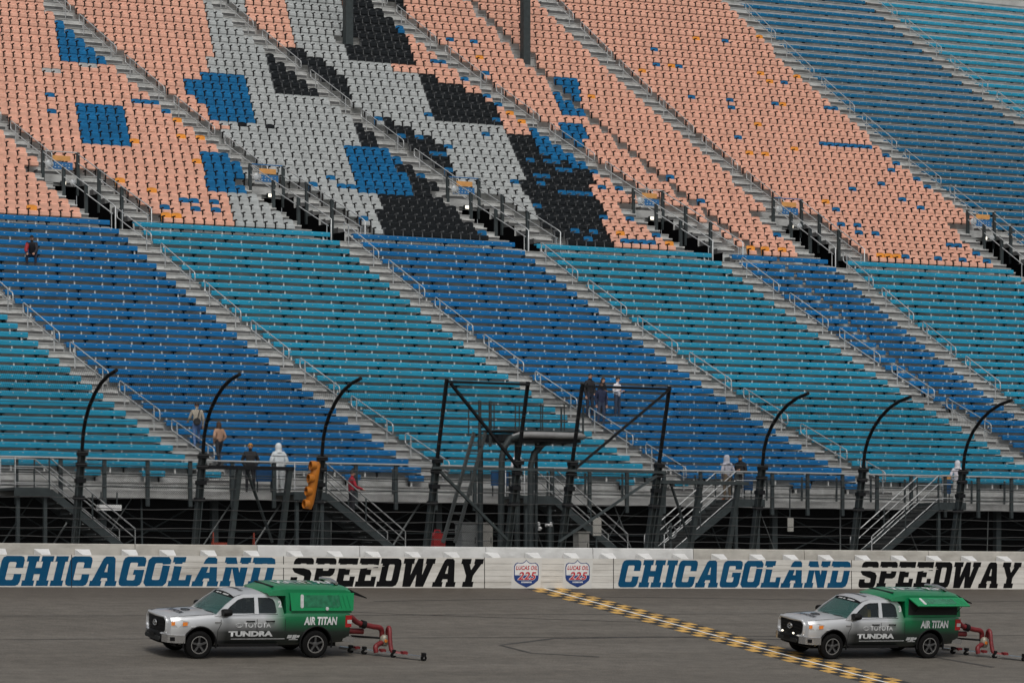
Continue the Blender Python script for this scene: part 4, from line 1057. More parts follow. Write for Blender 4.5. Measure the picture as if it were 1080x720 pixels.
# ---------------------------------------------------------------- pickup trucks with camper shells and track dryers
def paint_mat(name):
    m = bpy.data.materials.new(name); m.use_nodes = True
    n = m.node_tree.nodes; L = m.node_tree.links; b = n['Principled BSDF']
    b.inputs['Roughness'].default_value = .32; b.inputs['Coat Weight'].default_value = .6; b.inputs['Coat Roughness'].default_value = .06
    tc = n.new('ShaderNodeTexCoord'); sp = n.new('ShaderNodeSeparateXYZ'); L.new(tc.outputs['Object'], sp.inputs[0])
    nz = n.new('ShaderNodeTexNoise'); nz.inputs['Scale'].default_value = 2.5; L.new(tc.outputs['Object'], nz.inputs['Vector'])
    ad = n.new('ShaderNodeMath'); ad.operation = 'MULTIPLY_ADD'; ad.inputs[1].default_value = .12; L.new(nz.outputs['Fac'], ad.inputs[0]); L.new(sp.outputs[0], ad.inputs[2])
    mr = n.new('ShaderNodeMapRange'); mr.inputs[1].default_value = -.12; mr.inputs[2].default_value = -.80; L.new(ad.outputs[0], mr.inputs[0])
    mx = n.new('ShaderNodeMix'); mx.data_type = 'RGBA'; mx.inputs[6].default_value = (.66, .67, .68, 1); mx.inputs[7].default_value = (.0, .145, .05, 1)
    L.new(mr.outputs[0], mx.inputs['Factor'])
    # dark ground reflection painted into the lower sides, fading to near-black
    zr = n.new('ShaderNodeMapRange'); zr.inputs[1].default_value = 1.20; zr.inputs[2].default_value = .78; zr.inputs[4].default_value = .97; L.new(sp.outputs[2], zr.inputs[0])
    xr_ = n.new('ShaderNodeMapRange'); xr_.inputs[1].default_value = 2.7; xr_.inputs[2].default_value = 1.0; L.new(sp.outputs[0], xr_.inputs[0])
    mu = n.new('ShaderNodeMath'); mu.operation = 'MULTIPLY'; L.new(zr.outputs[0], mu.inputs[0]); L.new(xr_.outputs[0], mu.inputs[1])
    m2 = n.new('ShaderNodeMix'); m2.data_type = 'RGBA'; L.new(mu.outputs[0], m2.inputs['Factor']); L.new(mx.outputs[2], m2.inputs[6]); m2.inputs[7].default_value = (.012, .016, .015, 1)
    L.new(m2.outputs[2], b.inputs['Base Color'])
    me = n.new('ShaderNodeMapRange'); me.inputs[3].default_value = .55; me.inputs[4].default_value = .2; L.new(mr.outputs[0], me.inputs[0]); L.new(me.outputs[0], b.inputs['Metallic'])
    return m
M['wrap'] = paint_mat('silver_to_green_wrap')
M['shell_green'] = mat('green_shell_paint', (.0, .175, .062), .34, .1, var=.08, coat=.5)
M['shell_green_light'] = mat('light_green_panel', (.003, .25, .085), .4, .1, var=.06, coat=.3)
M['chrome'] = mat('brushed_chrome', (.55, .55, .55), .22, .9, var=.05)
M['rubber_tyre'] = mat('tyre_rubber', (.007, .007, .007), .9, var=.2, spec=.15)
M['trim'] = mat('black_trim', (.01, .01, .011), .5)
M['gap'] = mat('panel_gap', (.008, .009, .009), .8)
M['lamp_amber'] = mat('amber_lens', (.75, .22, .03), .2, coat=.5)
M['lamp_clear'] = mat('clear_lens', (.55, .55, .54), .15, .3, coat=.8)
M['lamp_red'] = mat('red_lens', (.35, .01, .012), .2, coat=.6)
M['decal'] = mat('white_decal', (.52, .53, .53), .55, var=.2, scale=9)
M['decal_dark'] = mat('dark_decal', (.03, .035, .04), .5)
M['hose'] = mat('red_hose', (.15, .012, .014), .5, var=.2, scale=8)
M['mesh_green'] = mat('green_screened_glass', (.02, .16, .08), .25, var=.35, scale=7, coat=.5)
M['trim'] = mat('black_trim', (.006, .006, .0065), .6, spec=.2)
M['rim_grey'] = mat('grey_rim_spokes', (.10, .10, .10), .4, .5)
T = lambda s, y, z: Vector((2.8 - s, y, z))
STN = [ # s, zb, wb, wr, wm, zmid, wsh, zsh, wt, zt, ztc
 (.03, .52, .50, .68, .76, .72, .78, 1.00, .70, 1.13, 1.16),
 (.10, .46, .66, .83, .89, .72, .90, 1.05, .79, 1.19, 1.225),
 (.30, .40, .76, .92, .97, .74, .96, 1.09, .85, 1.225, 1.265),
 (.65, .38, .80, .95, 1.0, .78, .98, 1.12, .87, 1.25, 1.295),
 (1.10, .38, .82, .95, 1.01, .80, .985, 1.15, .89, 1.27, 1.32),
 (1.50, .38, .84, .94, 1.0, .80, .975, 1.16, .91, 1.285, 1.33),
 (2.20, .38, .85, .94, .995, .80, .97, 1.17, .93, 1.28, 1.28),
 (3.62, .38, .85, .94, .995, .80, .97, 1.18, .93, 1.29, 1.29),
 (3.70, .38, .86, .95, 1.005, .82, .98, 1.22, .95, 1.33, 1.33),
 (4.67, .40, .86, .95, 1.015, .84, .99, 1.23, .95, 1.33, 1.33),
 (5.60, .46, .84, .94, 1.0, .84, .98, 1.23, .95, 1.33, 1.33),
 (5.76, .50, .80, .92, .98, .84, .96, 1.22, .93, 1.32, 1.32),
]
def section(st):
    s, zb, wb, wr, wm, zm, wsh, zsh, wt, zt, ztc = st
    h = [(wb, zb), (wr, zb + .09), (wm, zm - .10), (wm + .003, zm + .04), (wsh, zsh), ((wsh * .55 + wt * .45), zsh + (zt - zsh) * .62), (wt, zt), (wt * .6, zt + (ztc - zt) * .75)]
    full = [(-y, z) for y, z in h] ; full = full[::-1]
    return [T(s, y, z) for y, z in ([(0, zb)] + h + [(0, ztc)] + full)]
def dense():
    out = []
    for i in range(len(STN) - 1):
        n = 3 if STN[i+1][0] - STN[i][0] > .3 else 1
        for t in range(n):
            f = t / n
            p0, p1, p2, p3 = STN[max(i-1,0)], STN[i], STN[i+1], STN[min(i+2, len(STN)-1)]
            out.append([b + (c - b) * f for b, c in zip(p1, p2)])
    out.append(list(STN[-1])); return out
def body_mesh():
    secs = [section(s) for s in dense()]; n = len(secs[0])
    mb = MB(); vs_ = [p for s in secs for p in s]; fs = []
    for i in range(len(secs) - 1):
        for k in range(n): fs.append((i*n+k, i*n+(k+1)%n, (i+1)*n+(k+1)%n, (i+1)*n+k))
    fs.append(tuple(range(n))); fs.append(tuple((len(secs)-1)*n+k for k in range(n))[::-1])
    mb.add(vs_, fs)
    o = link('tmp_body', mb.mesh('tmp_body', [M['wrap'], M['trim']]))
    cuts = []
    for s in (.97, 4.67):
        for sg in (-1, 1):
            c = MB(); c.mi = 0
            c.lathe([(0, .52), (.50, .52), (.50, 1.4), (0, 1.4)], (2.8 - s, 0, .43), 'y', 28)
            if sg < 0: c.v = [(x, -y, z) for x, y, z in c.v]
            co = link('tmp_cut', c.mesh('tmp_cut', [M['trim']])); cuts.append(co)
            md = o.modifiers.new('b', 'BOOLEAN'); md.object = co; md.operation = 'DIFFERENCE'; md.solver = 'EXACT'; md.material_mode = 'TRANSFER'
    me = evaluated(o)
    drop(o); [drop(c) for c in cuts]
    bm = bmesh.new(); bm.from_mesh(me)
    for f in bm.faces: f.smooth = True
    for e in bm.edges:
        if len(e.link_faces) == 2 and (e.calc_face_angle(0) > rad(34) or e.link_faces[0].material_index != e.link_faces[1].material_index): e.smooth = False
    bm.to_mesh(me); bm.free(); return me
def cab_y(z): return .935 - (z - 1.26) * .31            # half width of the greenhouse at height z
def side_frame(sg):
    outer = [(1.42,1.25),(1.78,1.56),(2.12,1.80),(2.36,1.865),(3.20,1.87),(3.42,1.82),(3.54,1.70),(3.64,1.25)]
    w1 = [(1.70,1.32),(1.92,1.52),(2.18,1.71),(2.36,1.765),(2.70,1.775),(2.70,1.32)]
    w2 = [(2.82,1.32),(2.82,1.775),(3.18,1.77),(3.30,1.72),(3.36,1.62),(3.40,1.36),(3.36,1.32)]
    fn = lambda a, b, d: T(a, sg * (cab_y(b) + d), b)
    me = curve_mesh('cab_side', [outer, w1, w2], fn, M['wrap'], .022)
    return me, fn, (w1, w2)
def pickup(label, number, flap_open, driver, loc):
    root = thing('pickup_truck', loc, label, 'pickup truck', 'track drying trucks')
    root.rotation_euler = (-BANK, 0, math.pi); root.scale = (.95, .95, .95)
    P = lambda mb, name, m, sm=None, par=None: mb.build(name, m, par or root, sm, world=False)
    body = link('body', body_mesh(), root)
    mb = MB(); mb.box(-2.7, 2.4, -.6, .6, .30, .50); P(mb, 'chassis', M['trim'])
    # cab
    for sg in (-1, 1):
        me, fn, wins = side_frame(sg); link('cab_side', me, body)
        for wn, dr in zip(wins, ('front', 'rear')):
            g = curve_mesh('side_window', [wn], lambda a, b, d: fn(a, b, -.012), M['glass_dark']); link('side_window', g, root)
        # door seams and sill line
        for s0 in (1.52, 2.76, 3.66):
            mb = MB(); pts = [T(s0 + (.10 if s0 < 2 and z > 1 else 0), sg * (y + .004), z) for y, z in ((.952, .52), (.999, .72), (1.0, .84), (.988, 1.02), (.972, 1.16))]
            mb.tube(pts, .008, 4); P(mb, 'door_seam', M['gap'], None, body)
        mb = MB(); mb.tube([T(s, sg * yy, z) for s, yy, z in ((.14, .76, 1.205), (.35, .855, 1.232), (.7, .872, 1.255), (1.1, .89, 1.276), (1.42, .905, 1.288))], .007, 4); P(mb, 'bonnet_seam', M['gap'], None, body)
        mb = MB(); mb.tube([T(1.62, sg * .945, 1.268), T(2.6, sg * .942, 1.287), T(3.42, sg * .94, 1.296)], .014, 4); P(mb, 'belt_trim', M['trim'], None, body)
        mb = MB(); mb.tube([T(5.05 + .11 * math.cos(q * math.pi / 6), sg * (1.0 + .004), 1.08 + .09 * math.sin(q * math.pi / 6)) for q in range(12)], .006, 4, closed=True) if sg > 0 else mb.tube([T(1.5, sg * .97, 1.2), T(1.5, sg * .97, 1.22)], .01, 4)
        if sg < 0: P(mb, 'aerial_base', M['trim'], None, body)
        for s_w in (.97, 4.67):
            mb = MB(); mb.tube([T(s_w + .515 * math.cos(q * math.pi / 14), sg * 1.003, .43 + .515 * math.sin(q * math.pi / 14)) for q in range(-1, 16)], .028, 6); P(mb, 'wheel_arch', M['trim'], 60, body)
        for s0 in (2.42, 3.05):
            mb = MB(); mb.tube([T(s0, sg * .985, 1.10), T(s0 + .04, sg * 1.025, 1.10), T(s0 + .22, sg * 1.025, 1.10), T(s0 + .26, sg * .98, 1.10)], .022, 6); P(mb, 'door_handle', M['trim'], 60)
        mb = MB(); mb.lathe([(0, -.30), (.8, -.28), (1, -.1), (1, .12), (.85, .2), (0, .2)], axis='x', n=12)
        mb.v = [(1.06 + x * .55, sg * (1.03 + y * .17), 1.36 + z * .11) for x, y, z in mb.v]
        mir = P(mb, 'mirror', M['trim'], 50)
        mb = MB(); mb.beam(T(1.72, sg * .93, 1.29), T(1.74, sg * 1.02, 1.31), .08, .06); P(mb, 'mirror_arm', M['trim'], None, mir)
        mb = MB(); mb.box(2.8 - 3.45, 2.8 - 1.55, min(sg*.93, sg*1.02), max(sg*.93, sg*1.02), .36, .43); P(mb, 'running_board', M['trim'])
        # front lamps
        mb = MB(); hp = [(.085, .93), (.085, 1.10), (.42, 1.135), (.62, 1.09), (.52, .98), (.30, .92)]
        def hy(s, z): return (.79 + .19 * min(1, (s / .5)) ** .55) - max(0, z - 1.05) * .25 + .02
        mb.prism(hp, lambda a, b, d: T(a, sg * (hy(a, b) + d), b), 0, .012)
        hl = P(mb, 'headlight', M['lamp_clear'], 40)
        for c0, c1 in ((.10, .20), (.42, .56)):
            mb = MB(); mb.prism([(c0, .965), (c0, 1.075), (c1, 1.085), (c1, .985)], lambda a, b, d: T(a, sg * (hy(a, b) + d), b), .013, .02); P(mb, 'amber_marker', M['lamp_amber'], None, hl)
        mb = MB(); mb.box(2.8 - 5.80, 2.8 - 5.60, min(sg*.90, sg*1.0), max(sg*.90, sg*1.0), .92, 1.27); tl = P(mb, 'tail_light', M['lamp_red'])
        mb = MB(); mb.box(2.8 - 5.805, 2.8 - 5.66, min(sg*.91, sg*1.004), max(sg*.91, sg*1.004), 1.03, 1.14); P(mb, 'reversing_lens', M['lamp_clear'], None, tl)
        # bumper ends
        mb = MB(); bp = [(-.05, .70), (.0, .50), (.10, .75), (.45, .97), (.47, .995)]
        poly = [(-.07, .62), (.02, .86), (.25, .99), (.50, 1.035), (.50, .98), (.25, .93), (.06, .78), (.0, .60)]
        mb.prism(poly, lambda a, b, d: T(a, sg * b, d), .47, .70); e = P(mb, 'bumper_end', M['chrome'])
        mb = MB(); mb.lathe([(0, .0), (.06, .0), (.065, .02), (0, .02)], T(.115, sg * .925, .58), 'y', 12); 
        if sg < 0: pass
        mb = MB(); mb.box(2.8 - .20, 2.8 - .08, min(sg*.90, sg*.975), max(sg*.90, sg*.975), .53, .64); P(mb, 'fog_lamp', M['trim'], None, e)
        # rear bumper end
        mb = MB(); mb.prism([(5.55, .50), (5.92, .44), (5.95, .60), (5.60, .66)], lambda a, b, d: T(a, sg * d, b), .60, .95); P(mb, 'rear_bumper_end', M['chrome'])
    # roof
    def roof(u, v):
        s = 2.06 + 1.50 * u; y = (v * 2 - 1)
        hw = .755; edge = 1.865 if 2.3 < s < 3.3 else (1.865 - .07 * ((2.3 - s) / .24) if s <= 2.3 else 1.865 - .16 * ((s - 3.3) / .26) ** 1.6)
        return T(s, y * hw, edge + .07 * (1 - abs(y) ** 2.6))
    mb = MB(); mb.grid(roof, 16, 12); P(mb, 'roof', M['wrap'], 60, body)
    mb = MB(); mb.grid(lambda u, v: T(3.50 + .14 * (1-v), (u*2-1) * (.755 + .15 * (1-v)), 1.28 + .50 * v), 8, 4); P(mb, 'rear_cab_wall', M['glass_dark'], 60)
    def scr(u, v, o=0.):
        y = u * 2 - 1; hw = .87 - .16 * v
        return T(1.36 + .72 * v + .10 * y * y * (1 - .4 * v) - o, y * hw, 1.275 + .56 * v - .02 * y * y + o)
    mb = MB(); mb.grid(lambda u, v: scr(u, v), 12, 6); ws = P(mb, 'windscreen', M['glass_screen'], 60)
    mb = MB(); mb.grid(lambda u, v: scr(u, .87 + .13 * v, .004), 12, 2); P(mb, 'sun_band', M['trim'], 60, ws)
    for i in range(15):
        if i in (4, 7, 8): continue
        u0 = .16 + i * .043
        mb = MB(); mb.grid(lambda u, v: scr(u0 + .032 * u, .905 + .055 * v, .009), 2, 1); P(mb, 'band_lettering', M['decal'], None, ws)
    mb = MB(); mb.grid(lambda u, v: scr(.06 + .88 * u, -.05 + .07 * v, .003), 12, 1); P(mb, 'cowl', M['trim'], 60)
    for u0 in (.15, .55):
        mb = MB(); mb.tube([scr(u0, .02, .015), scr(u0 + .18, .07, .02), scr(u0 + .34, .09, .015)], .010, 5); P(mb, 'wiper', M['trim'], None, ws)
    # interior
    mb = MB(); mb.box(.2, 1.2, -.8, .8, 1.1, 1.30); P(mb, 'dashboard', M['trim'], None)
    for y in (-.40, .40):
        mb = MB(); mb.prism(cham(-.24, 1.0, .24, 1.58, .07), lambda a, b, d: T(2.75 + d, y + a, b), 0, .14); P(mb, 'seat', M['trim'])
        mb = MB(); mb.prism(cham(-.13, 1.60, .13, 1.76, .04), lambda a, b, d: T(2.79 + d, y + a, b), 0, .09); P(mb, 'headrest', M['trim'])
    # grille
    gs_ = lambda a, o=0.: -.015 + .04 * (a / .66) ** 2 - o
    mb = MB(); mb.grid(lambda u, v: T(gs_((u*2-1)*.66), (u*2-1) * (.66 - .05 * (1 - v)), .75 + .39 * v), 12, 3); gr = P(mb, 'grille', M['trim'])
    for z in (.84, .93, 1.03):
        mb = MB(); mb.tube([T(gs_(a, .012), a, z) for a in (-.58, -.3, 0, .3, .58)], .012, 5); P(mb, 'grille_bar', M['trim'], None, gr)
    rim_ = [(a, b) for a, b in cham(-.73, .69, .73, 1.19, .11)]
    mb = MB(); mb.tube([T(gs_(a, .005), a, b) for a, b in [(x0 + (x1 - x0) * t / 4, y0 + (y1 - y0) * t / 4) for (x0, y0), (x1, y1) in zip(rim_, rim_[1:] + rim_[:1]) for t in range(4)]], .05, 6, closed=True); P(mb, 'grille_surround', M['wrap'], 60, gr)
    for rx, rz, cz in ((.13, .085, .95), (.05, .083, .95), (.09, .035, .985)):
        mb = MB(); mb.tube([T(-.045, rx * math.cos(t * math.pi / 8), cz + rz * math.sin(t * math.pi / 8)) for t in range(16)], .013, 5, closed=True); P(mb, 'emblem', M['chrome'], 60, gr)
    mb = MB(); mb.prism([(-.62, 0), (.62, 0), (.56, .05), (-.56, .05)], lambda a, b, d: T(.12 + b * 2 + .05 * (a / .6) ** 2, a, 1.236 + b * .22 - .03 * (a/.6) ** 2 + d), 0, .012); P(mb, 'hood_slot', M['trim'])
    # bumper
    mb = MB(); prof_ = [(-.08, .46), (-.10, .62), (-.06, .74), (.10, .75), (.14, .40), (-.02, .40)]
    mb.grid(lambda u, v: T(prof_[round(v*5)][0] + .22 * abs(u*2-1) ** 3, (u*2-1) * .86, prof_[round(v*5)][1]), 12, 5); P(mb, 'front_bumper', M['trim'], 40)
    mb = MB(); mb.prism(cham(-.55, .48, .55, .60, .04), lambda a, b, d: T(d, a, b), -.115, -.07); P(mb, 'air_intake', M['gap'])
    mb = MB(); mb.prism(cham(-.17, .565, .17, .665, .01), lambda a, b, d: T(d, a, b), -.13, -.118); P(mb, 'front_plate', M['trim'])
    if flap_open:
        for y in (-.30, .34):
            mb = MB(); mb.ball(T(-.11, y, .755), .025, .05, .032, 8, 6); P(mb, 'running_lamp', M['lamp'], 60, gr)
    # wheels
    for s, y in ((.97, 1), (.97, -1), (4.67, 1), (4.67, -1)):
        c = T(s, y * .86, .41)
        mb = MB(); tp = [(.25, -.12), (.30, -.135), (.37, -.135), (.405, -.11), (.412, -.05), (.412, .05), (.405, .11), (.37, .135), (.30, .135), (.25, .12)]
        mb.lathe(tp, (0, 0, 0), 'y', 32); wh = P(mb, 'wheel', M['rubber_tyre'], 40); wh.location = c
        mb = MB(); q = y
        rimp = [(.255, .118), (.262, .135), (.235, .137), (.225, .10), (.20, .055), (.0, .05)]
        mb.lathe([(r, h * q) for r, h in rimp[:4]], (0,0,0), 'y', 32); P(mb, 'rim', M['chrome'], 40, wh)
        mb = MB(); mb.lathe([(.226, .055 * q), (.0, .05 * q)], (0,0,0), 'y', 24); P(mb, 'brake', M['trim'], 40, wh)
        mb = MB(); mb.lathe([(.07, .06 * q), (.075, .115 * q), (.05, .125 * q), (0, .125 * q)], (0,0,0), 'y', 16); P(mb, 'hub', M['rim_grey'], 40, wh)
        for i in range(5):
            a = 2 * math.pi * i / 5 + .3; d = Vector((math.cos(a), 0, math.sin(a)))
            mb = MB(); mb.beam(d * .06 + Vector((0, .10 * q, 0)), d * .232 + Vector((0, .115 * q, 0)), .055, .035, Vector((0, 1, 0))); P(mb, 'spoke', M['rim_grey'], None, wh)
    # camper shell: sloping nose over the cab, flat-sided box behind
    prof_s = [(3.05, 1.84), (2.98, 1.91), (3.02, 1.94), (3.40, 2.07), (3.75, 2.10), (5.60, 2.08), (5.78, 2.03), (5.82, 1.335), (3.70, 1.335), (3.66, 1.84)]
    n = len(prof_s); vs_ = []; ny = 9
    for i in range(ny):
        y = -1 + 2 * i / (ny - 1)
        for s, z in prof_s:
            hw = .93 - (z - 1.335) * .18 + (.05 if z > 1.8 else 0)
            zz = z + (.03 * (1 - abs(y) ** 2.2) - (.075 if abs(y) > .99 and z > 1.95 else 0) if z > 1.9 else 0)
            vs_.append(T(s + (.10 * y * y if s < 3.1 else 0), y * hw, zz))
    fs = []
    for i in range(ny - 1):
        for k in range(n): fs.append((i*n+k, i*n+(k+1)%n, (i+1)*n+(k+1)%n, (i+1)*n+k))
    # side caps: nose and box as two faces each
    for b in (0, (ny - 1) * n):
        fs.append(tuple(b + k for k in (0, 1, 2, 3, 9))); fs.append(tuple(b + k for k in (3, 4, 5, 6, 7, 8, 9)))
    mb = MB(); mb.add(vs_, fs); shell = P(mb, 'camper_shell', M['shell_green'], 38)
    for sg in (-1, 1):
        sy = lambda z: .93 - (z - 1.335) * .18 + (.05 if z > 1.8 else 0)
        hz, bz_ = 1.93, 1.40                    # hinge and lower edge of the side hatch
        # dark opening behind the hatch
        mb = MB(); mb.prism([(3.80, bz_), (5.68, bz_), (5.70, hz), (3.80, hz)], lambda a, b, d: T(a, sg * (sy(min(b, 1.8)) + .004 + (.052 if b > 1.85 else 0) + d), b), 0, .006); P(mb, 'hatch_opening', M['gap'], None, shell)
        ang = rad(68) if (flap_open and sg > 0) else rad(7)
        ln = hz - bz_
        def hp(a, b, d): # b measured down from the hinge
            return T(a, sg * (sy(1.9) + .02 + math.sin(ang) * b + math.cos(ang) * d), hz - math.cos(ang) * b * 1.0 + math.sin(ang) * d)
        mb = MB(); mb.prism([(3.78, 0), (5.86, 0), (5.84, ln), (3.84, ln)], hp, .0, .03); hatch = P(mb, 'side_hatch', M['shell_green_light'], None, shell)
        mb = MB(); mb.prism(cham(4.16, .07, 5.40, ln - .10, .04), hp, .031, .036); P(mb, 'hatch_window', M['mesh_green'], None, hatch)
        mb = MB(); mb.prism(cham(4.12, .05, 4.22, ln - .08, .03), hp, .033, .042); P(mb, 'window_edge', M['decal'], None, hatch)
        for i in range(5):
            mb = MB(); mb.prism([(5.05 + i * .14, .08), (5.07 + i * .14, .08), (5.19 + i * .14, ln - .08), (5.17 + i * .14, ln - .08)], hp, .037, .039); P(mb, 'hatch_stripe', M['shell_green'], None, hatch)
        if not (flap_open and sg > 0):
            c = hp(4.98, ln - .06, .05); mb = MB(); mb.lathe([(0, .02), (.05, .015), (.055, 0), (0, 0)], c, 'y', 12); P(mb, 'latch', M['decal'], 40, hatch)
        else:
            for s0 in (4.05, 5.70):
                mb = MB(); mb.tube([hp(s0, ln * .7, -.01), T(s0, sg * (sy(1.5) + .01), 1.5)], .012, 5); P(mb, 'strut', M['trim'], None, hatch)
            mb = MB(); mb.box(2.8 - 5.4, 2.8 - 4.3, sg*.96 - .006, sg*.96 + .006, 1.42, 1.66); 
    # nose slot, rear hatch, roof bar
    mb = MB(); mb.prism([(-.66, 0), (.66, 0), (.66, .07), (-.66, .07)], lambda a, b, d: T(3.30 + b, a, 2.075 + b * .34 - .03 * (abs(a)/.93) ** 2 + d), 0, .012); P(mb, 'nose_slot', M['trim'], None, shell)
    mb = MB(); mb.add([T(5.76, -.74, 2.03), T(5.76, .74, 2.03), T(6.40, .70, 1.76), T(6.40, -.70, 1.76), T(5.76, -.74, 1.90), T(5.76, .74, 1.90), T(6.40, .70, 1.73), T(6.40, -.70, 1.73)], [(0,1,2,3),(4,5,6,7),(0,1,5,4),(1,2,6,5),(2,3,7,6),(3,0,4,7)]); P(mb, 'rear_hatch', M['trim'], None, shell)
    for y in (-.66, .66): mb = MB(); mb.tube([T(6.0, y, 1.94), T(5.80, y, 1.62)], .012, 5); P(mb, 'hatch_strut', M['chrome'], None, shell)
    mb = MB(); mb.tube([T(5.45, -.62, 2.17), T(5.50, 0, 2.21), T(5.45, .55, 2.17)], .05, 8); lb = P(mb, 'roof_bar', M['chrome'], 60, shell)
    for y in (-.5, .45): mb = MB(); mb.box(2.8 - 5.52, 2.8 - 5.42, y - .04, y + .04, 2.06, 2.16); P(mb, 'bar_foot', M['trim'], None, lb)
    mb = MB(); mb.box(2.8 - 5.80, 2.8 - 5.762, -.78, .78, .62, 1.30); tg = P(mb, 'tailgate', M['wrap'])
    mb = MB(); mb.prism([(5.78, .44), (5.98, .44), (6.0, .62), (5.80, .64)], lambda a, b, d: T(a, d, b), -.6, .6); P(mb, 'rear_bumper', M['chrome'])
    # lettering on both flanks: each placed on the body surface
    def flank(sg, s, z, bulge): return lambda x, y, zz: T(s - sg * x * -1 if sg > 0 else s - x, sg * bulge(z + y), z + y)
    def by(z):
        pts = [(.47, .95), (.70, .997), (.84, 1.0), (1.17, .972), (1.29, .93)]
        for (z0, y0), (z1, y1) in zip(pts, pts[1:]):
            if z <= z1: return y0 + (y1 - y0) * max(0, (z - z0) / (z1 - z0)) + .013
        return .943
    for sg in (-1, 1):
        f = lambda s, z, off=0.: (lambda x, y, d: T(s + sg * x, sg * (by(z + y) + off), z + y))
        link('lettering', text_mesh('TOYOTA', .205, f(2.76, .985, .014), M['decal'], 0, .005, font_w=1.0), body)
        link('lettering', text_mesh('TUNDRA', .205, f(2.55, .73, .008), M['decal'], 0, .012, font_w=1.62), body)
        for dx, rx in ((-.17, .10), (-.17, .04)):
            mb = MB(); mb.tube([T(2.18 + rx * math.cos(t * math.pi / 8), sg * (by(.985) + .006), .985 + .06 * math.sin(t * math.pi / 8)) for t in range(16)], .008, 4, closed=True); P(mb, 'flank_emblem', M['decal'], None, body)
        mb = MB(); mb.prism([(1.95, .575), (3.66, .575), (3.66, .59), (1.95, .59)], lambda a, b, d: T(a, sg * (by(b) + d), b), -.006, .004); P(mb, 'sill_stripe', M['decal'], None, body)
        link('lettering', text_mesh('AIR TITAN', .31, f(4.78, 1.10, .035), M['decal'], .18, .012, font_w=.72), body)
        for q, (sa, sb_, za, zb_) in enumerate(((3.72, 3.86, .60, .70), (3.88, 4.00, .58, .70), (4.02, 4.10, .62, .69), (3.78, 4.06, .55, .57))):
            mb = MB(); mb.prism([(sa, za), (sb_, za), (sb_ + .03, zb_), (sa + .03, zb_)], lambda a, b, d: T(a, sg * (by(b) + .02 + d), b), -.004, .004); P(mb, 'flank_logo', M['decal'], None, body)
        mb = MB(); mb.box(2.8 - 1.60, 2.8 - 1.42, min(sg*.98, sg*1.006), max(sg*.98, sg*1.006), 1.055, 1.085); P(mb, 'fender_badge', M['chrome'], None, body)
        mb = MB(); mb.box(2.8 - 1.08, 2.8 - .66, min(sg*.99, sg*1.016), max(sg*.99, sg*1.016), .925, .955); P(mb, 'fender_lettering', M['decal'], None, body)
        link('number', text_mesh(number, .24, lambda x, y, d: T(3.505 + sg * x, sg * (cab_y(1.58 + y) + .03), 1.58 + y), M['decal'], 0, .012, font_w=.9), body)
    link('lettering', text_mesh('AIR TITAN', .80, lambda x, y, d: T(4.62 - x, -y + .06, 2.140 - .03 * abs((y - .06) / .85) ** 2.2), M['decal'], .1, .02, font_w=.52), shell)
    link('lettering', text_mesh('TOYOTA', .24, lambda x, y, d: T(.56 + y, x, 1.305 + y * .07 - .035 * abs(x)), M['decal_dark'], 0, .012), body)
    mb = MB(); 
    for rx, ry in ((.19, .12), (.07, .118), (.13, .05)):
        mb.tube([T(.88 + ry * math.sin(t * math.pi / 8), rx * math.cos(t * math.pi / 8), 1.325 + ry * .06 * math.sin(t * math.pi / 8)) for t in range(16)], .012, 4, closed=True)
    P(mb, 'hood_emblem', M['decal_dark'], None, body)
    mb = MB()
    for q in range(13):
        if q in (4, 9): continue
        y = -.45 + q * .07; z = 1.945 - .07 * abs(y / .755) ** 2.6
        mb.box(2.8 - 2.50, 2.8 - 2.38, y, y + .045, z, z + .004)
    P(mb, 'roof_lettering', M['decal_dark'], None, body)
    return root
ZC = lambda p, py: None
def contact(px_, py_):
    t = 8.0
    for _ in range(60):
        p = pix(px_, py_, -t); t += (p.z - trackz(-t)) * -1 * -3.0 * .5 if False else 0
        lo, hi = 2.0, 21.5
        break
    for _ in range(60):
        mid = (lo + hi) / 2
        if pix(px_, py_, -mid).z < trackz(-mid): lo = mid
        else: hi = mid
    return pix(px_, py_, -lo)
def truck_at(px_, py_):
    c = contact(px_, py_)              # where the near front tyre meets the track
    sc = .95
    return Vector((c.x + (.97 - 2.8) * -1 * sc, c.y + .98 * sc, c.z + .98 * sc * math.sin(BANK)))
